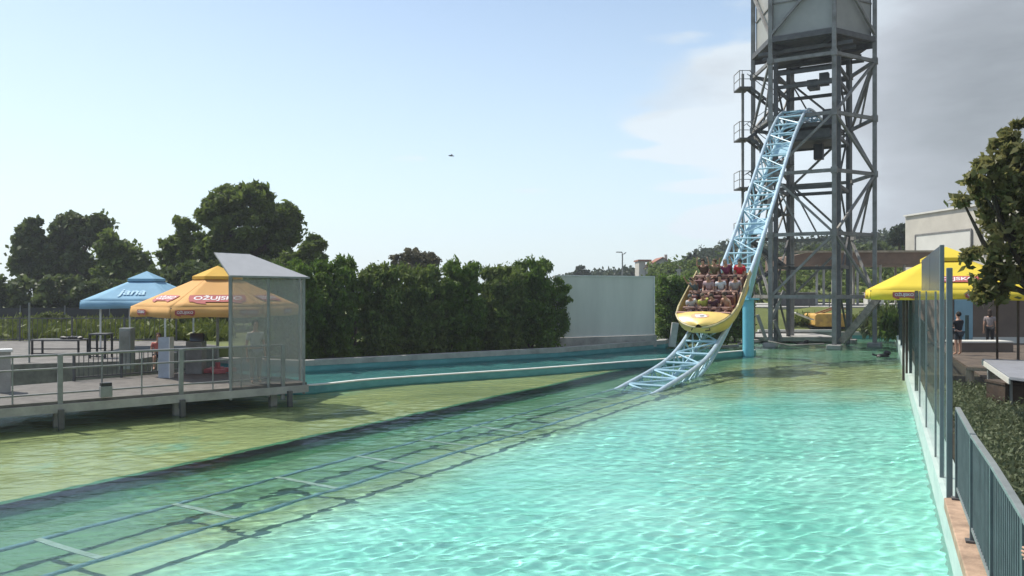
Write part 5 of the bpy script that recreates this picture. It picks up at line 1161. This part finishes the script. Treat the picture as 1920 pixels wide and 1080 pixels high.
# cream building up behind
cb_ = thing('cream_building', 'large cream building with pale roller shutters beyond the pergola', 'building', (41, 75, 2))
c0_ = Vector((39.15, 80, 0)); c1_ = Vector((40.4, 70.2, 0)); c2_ = Vector((43, 48, 0)); dd = (c2_-c0_).normalized(); nrm_ = Vector((dd.y, -dd.x, 0))
if nrm_.x < 0: nrm_ = -nrm_
b = MB(); b.prism([(c0_.x, c0_.y), (c2_.x, c2_.y), ((c2_+nrm_*22).x, (c2_+nrm_*22).y), ((c0_+nrm_*22).x, (c0_+nrm_*22).y)], .3, 10.55); b.build('wall', M['cream'], cb_)
b = MB(); b.bar(V3(c0_, 10.63)-nrm_*.05, V3(c2_, 10.63)-nrm_*.05, .3, .16); b.build('parapet', M['cream2'], cb_)
for u0, u1 in ((.055, .30), (.345, .62), (.68, .95)):
    a, b_ = c0_.lerp(c2_, u0), c0_.lerp(c2_, u1)
    MB().bar(V3(a, 7.45)-nrm_*.06, V3(b_, 7.45)-nrm_*.06, .06, 2.2).build('shutter', M['cream2'], cb_, smooth=False)
    fb_ = MB(); fb_.bar(V3(a, 8.6)-nrm_*.1, V3(b_, 8.6)-nrm_*.1, .12, .12); fb_.bar(V3(a, 6.3)-nrm_*.1, V3(a, 8.6)-nrm_*.1, .12); fb_.bar(V3(b_, 6.3)-nrm_*.1, V3(b_, 8.6)-nrm_*.1, .12); fb_.build('shutter_frame', M['steel'], cb_)

# ------------------------------------------------------------------ far bank: slope, walkway, pergola, fence, machine
bk = MB(); vs = []; fcs = []
for i in range(24):
    x = 9+i*1.4
    for j, (yy, z) in enumerate(((54.6, .38), (56, .7), (58, 1.35), (60.2, 1.9), (60.4, 1.95))): vs.append((x, yy+.4*math.sin(i), z+.06*math.sin(i*1.7+j)))
bk.add(vs, [(i*5+j, (i+1)*5+j, (i+1)*5+j+1, i*5+j+1) for i in range(23) for j in range(4)]); bk.sm = True
tag(bk.build('bank', M['field'], smooth=True), kind='structure')
tag(MB().prism([(6, 60.3), (60, 60.3), (60, 80), (6, 80)], .2, 1.98).build('walkway', M['pale_concrete']), kind='structure')
tag(MB().box((14.3, 51.8, .20), (12, 4.2, .26)).build('pad', M['pale_concrete']), kind='structure')
tag(MB().box((19.2, 54.2, .5), (5.2, .3, .14)).build('pavement_edge', M['white']), kind='structure')
grasspatch((1480, 1690), 260, .35, .14, 37, 56, 60, 1.0, 'bank_grass', 'rough grass on the far bank', M['leaf_grass'])
# green hillside directly behind the pergola
hs = MB(); vs = []
for i in range(30):
    x = 25+i*2.2
    for j in range(5): vs.append((x, 79+j*5, 1.9+j*1.05+.25*math.sin(i*.8+j)))
hs.add(vs, [(i*5+j, (i+1)*5+j, (i+1)*5+j+1, i*5+j+1) for i in range(29) for j in range(4)]); hs.sm = True; tag(hs.build('hillside', M['field']), kind='structure')
rs = np.random.RandomState(12); C = []; Rr = []
for i in range(240):
    x = rs.uniform(16, 52); j = rs.rand(); C.append((x, 79.5+j*19, 2.0+j*4.4)); r = rs.uniform(.6, 1.5); Rr.append((r, r, r*.8))
V, Q = leaf_cloud(C, Rr, [150]*len(C), .30, 13, 1.6, .3); tag(npmesh('undergrowth', V, Q, M['leaf_cyp2']), 'green undergrowth on the slope behind the shelter', kind='stuff')
pg = thing('pergola', 'long brown-roofed open shelter on thin pale columns behind the tower', 'shelter', (30, 68, 2)); 
yF, yB = 66.0, 72.0
rb_ = MB(); n_ = 26; vs = []
for i in range(n_):
    px = 1478+(1790-1478)*i/(n_-1); arch = math.sin(min(1, max(0, (px-1478)/60))*math.pi/2)
    zt_f = CH+(HZ-(472+ (1-arch)*10))/F*yF; x = (px-960)/F*yF
    for yy, dz in ((yF, 0), (yB, -.05)): vs += [(x, yy, zt_f+dz), (x, yy, zt_f+dz-1.05)]
fc = []
for i in range(n_-1):
    a = i*4; b_ = a+4; fc += [(a, b_, b_+2, a+2), (a+1, a+3, b_+3, b_+1), (a, a+1, b_+1, b_), (a+2, b_+2, b_+3, a+3)]
fc += [(0, 2, 3, 1), ((n_-1)*4, (n_-1)*4+1, (n_-1)*4+3, (n_-1)*4+2)]
rb_.add(vs, fc); rb_.build('roof', M['pergola'], pg, smooth=False)
eg = MB(); eg.bar(atz(1478, 472, yF-.1), atz(1790, 471, yF-.1), .14, .16); eg.build('roof_edge', M['wood'], pg)
for px in (1492, 1535, 1548, 1580, 1612, 1655, 1700, 1740, 1780):
    for yy in ((yF+.4,) if px in (1548,) else (yF+.4, yB-.4)):
        x = (px-960)/F*yF; MB().tube([(x, yy, 1.95), (x, yy, CH+(HZ-474)/F*yF-.9)], .10, 10).build('column', M['pale_concrete'], pg)
fn = thing('walkway_fence', 'thin dark fence along the far walkway in front of the shelter', 'fence', (24, 60.8, 1.98)); 
for z in (2.15, 2.95): MB().bar((12, 60.8, z), (36, 60.8, z), .04).build('rail', M['dark_steel'], fn)
for i in range(17): MB().bar((12+i*1.5, 60.8, 1.98), (12+i*1.5, 60.8, 3.0), .06).build('post', M['dark_steel'], fn)
# parked clutter under the shelter
for px, w, lb, mm in ((1466, 1.6, 'dark covered stall table behind the left tower columns', 'dark_steel'), (1500, 2.2, 'grey draped counter under the far shelter', 'dark_steel'), (1638, 1.3, 'cream coloured cabinet under the far shelter', 'cream2')):
    c_ = atz(px, 560, 64); t = thing('counter', lb, 'counter', (c_.x, 64, 1.98)); MB().box((c_.x, 64, 2.5), (w, .8, 1.0)).build('body', M[mm], t, bevel=.03); MB().box((c_.x, 64, 3.04), (w+.15, .95, .07)).build('top', M['steel'], t, bevel=.01)
# yellow machine body on the bank
ym = thing('yellow_machine', 'weathered yellow machine body resting on dark supports on the far bank', 'machine', atz(1552, 622, 55.6)); k = 55.6/F
cx_ = (1553-960)*k; zb_ = CH+(HZ-612)*k; zt_ = CH+(HZ-588)*k
b = MB(); w = 62*k/2; b.v = []; prof_ = [(-w, zb_+.1), (-w*.98, zt_-.12), (-w*.9, zt_), (w*.9, zt_), (w, zt_-.1), (w, zb_+.05), (w*.8, zb_), (-w*.85, zb_)]
b.add([(cx_+x, 55.0, z) for x, z in prof_]+[(cx_+x, 57.2, z) for x, z in prof_], [tuple(range(8)), tuple(range(15, 7, -1))]+[(i, (i+1) % 8, 8+(i+1) % 8, 8+i) for i in range(8)]); b.build('body', M['yellow_box'], ym, smooth=False, bevel=.05)
MB().box((cx_-.1, 56.1, zb_-.22), (2.4, 1.6, .34)).build('chassis', M['black'], ym, bevel=.03)
b = MB(); b.bar((cx_-.9, 55.6, zt_), (cx_+.3, 55.6, zt_+.42), .08); b.bar((cx_+.3, 55.6, zt_+.42), (cx_+1.5, 56, zt_+.3), .08); b.bar((cx_-.2, 56.3, zt_), (cx_+.9, 56.3, zt_+.4), .08); b.build('linkage', M['roof_tile'], ym)
for sx in (-.8, .7): MB().tube([(cx_+sx, 55.1, zb_-.45), (cx_+sx, 57, zb_-.45)], .2, 12).build('roller', M['dark_steel'], ym)
c_ = atz(1512, 597, 53); tag(MB().slab([c_+Vector((-.7, 0, .35)), c_+Vector((.5, 0, -.12)), c_+Vector((.5, .9, -.1)), c_+Vector((-.7, .9, .37))], .06).build('plank', M['cream2'], org=c_), 'pale board leaning on the bank left of the yellow machine', 'board')
# kerb stone line, pipes and floats near the tower foot
tag(MB().tube([atz(1440, 640, 44.5), atz(1480, 648, 44.0), atz(1545, 645, 44.6)], .05, 8).build('hose', M['concrete']), 'grey hose floating at the foot of the tower', 'hose')
def floatthing(px, py, label, sd_):
    p = at(px, py, .03); r_ = random.Random(sd_); b = MB(); b.ico(p, .26, 2, (1.3, .8, .5), .12, r_); b.ico(p+Vector((.22, 0, .16)), .15, 2, (1.2, .8, .8), .12, r_); b.tube([p+Vector((-.25, 0, .03)), p+Vector((-.5, 0, .10))], .05, 6); tag(b.build('float', M['black'], org=p), label, 'float')
floatthing(1505, 646, 'black float lying in the water at the tower foot', 1); floatthing(1655, 668, 'small black float drifting near the far right pool corner', 2)
for px, py, ln, lb in ((1385, 645, 1.3, 'dark pipe lying on the basin rim beside the blue column'), (1330, 652, 1.6, 'long dark pipe on the basin rim below the coaster car')):
    p = at(px, py, .42); tag(MB().tube([p, p+Vector((ln, .7, .05))], .07, 8).build('pipe', M['dark_steel'], org=p), lb, 'pipe')

# hand gripping the near fence: a person standing just outside the frame
def near_person():
    J, E = body_joints('stand'); zc = J['chest'][0][2]
    # right arm reaches forward to the fence, fingers closed round a picket
    J['ell'] = ((-.26, .14, zc-.16), .042); J['wrl'] = ((-.22, .36, zc-.06), .028); pal = Vector((-.20, .45, zc-.03)); J['palml'] = (tuple(pal), (.036, .018))
    hv_ = Vector((.2, .97, 0)).normalized(); side = Vector((0, 0, -1))
    for q, (o_, ln) in enumerate(((-.033, .075), (-.011, .085), (.011, .08), (.033, .062))):
        a = pal+side*o_+hv_*.035; b_ = a+hv_*ln*.45+Vector((.008, 0, 0)); c_ = b_+Vector((.03, .008, 0)); 
        J['f%dla' % q] = (tuple(a), .0095); J['f%dlb' % q] = (tuple(b_), .0095); J['f%dlc' % q] = (tuple(c_), .008)
    J['thl'] = (tuple(pal+Vector((.03, .02, .03))), .011); J['ttl'] = (tuple(pal+Vector((.045, .055, .02))), .009)
    return J, E, pal
J, E, pal = near_person()
old = body_joints
POSE['near'] = None
def _jn(pose): return (dict(J), list(E)) if pose == 'near' else old(pose)
body_joints = _jn; POSE['near'] = make_pose('near')
hp = atz(1922, 1041, 4.72); ang = R(66); Rm = Matrix.Rotation(ang, 4, 'Z'); off = Rm@(pal+Vector((0, .07, 0))); base = hp-off; sc_ = 1.0
person('person in pale top beyond the right frame edge with one hand on the fence', 'near', Matrix.Translation(base)@Rm, (.45, .42, .38), (.08, .09, .12), (.08, .05, .03), lower_kind='trousers', noeyes=True)

b_ = MB(); b_.box((base.x+.3, base.y, (.5+base.z)/2), (.9, 1.1, base.z-.5)); tag(b_.build('step', M['pale_concrete'], org=(base.x, base.y, .5)), 'concrete step on which the person at the fence stands', 'step') if base.z > .55 else None
if HAZE:
    hz_ = MB().box((0, 0, 21), (1240, 1240, 47)).build('haze', bpy.data.materials.new('haze')); m_ = hz_.data.materials[0]; m_.use_nodes = True; t_ = m_.node_tree; t_.nodes.clear()
    o_ = nn(t_, 'ShaderNodeOutputMaterial'); v_ = nn(t_, 'ShaderNodeVolumePrincipled'); v_.inputs['Color'].default_value = (.86, .92, 1, 1); v_.inputs['Density'].default_value = HAZE; v_.inputs['Anisotropy'].default_value = .3; t_.links.new(v_.outputs[0], o_.inputs['Volume'])
    tag(hz_, 'thin pale summer haze over the park', kind='stuff')
for o in sc.objects:      # open sheets must face up
    if o.name.split('.')[0] in ('ground', 'pool_floor', 'pool_shelf', 'pool_step', 'channel_floor', 'bank', 'hillside', 'hill'):
        if sum(p.normal.z*p.area for p in o.data.polygons) < 0: o.data.flip_normals(); print('flipped', o.name)
receivers()
print('OBJECTS', len(sc.objects))
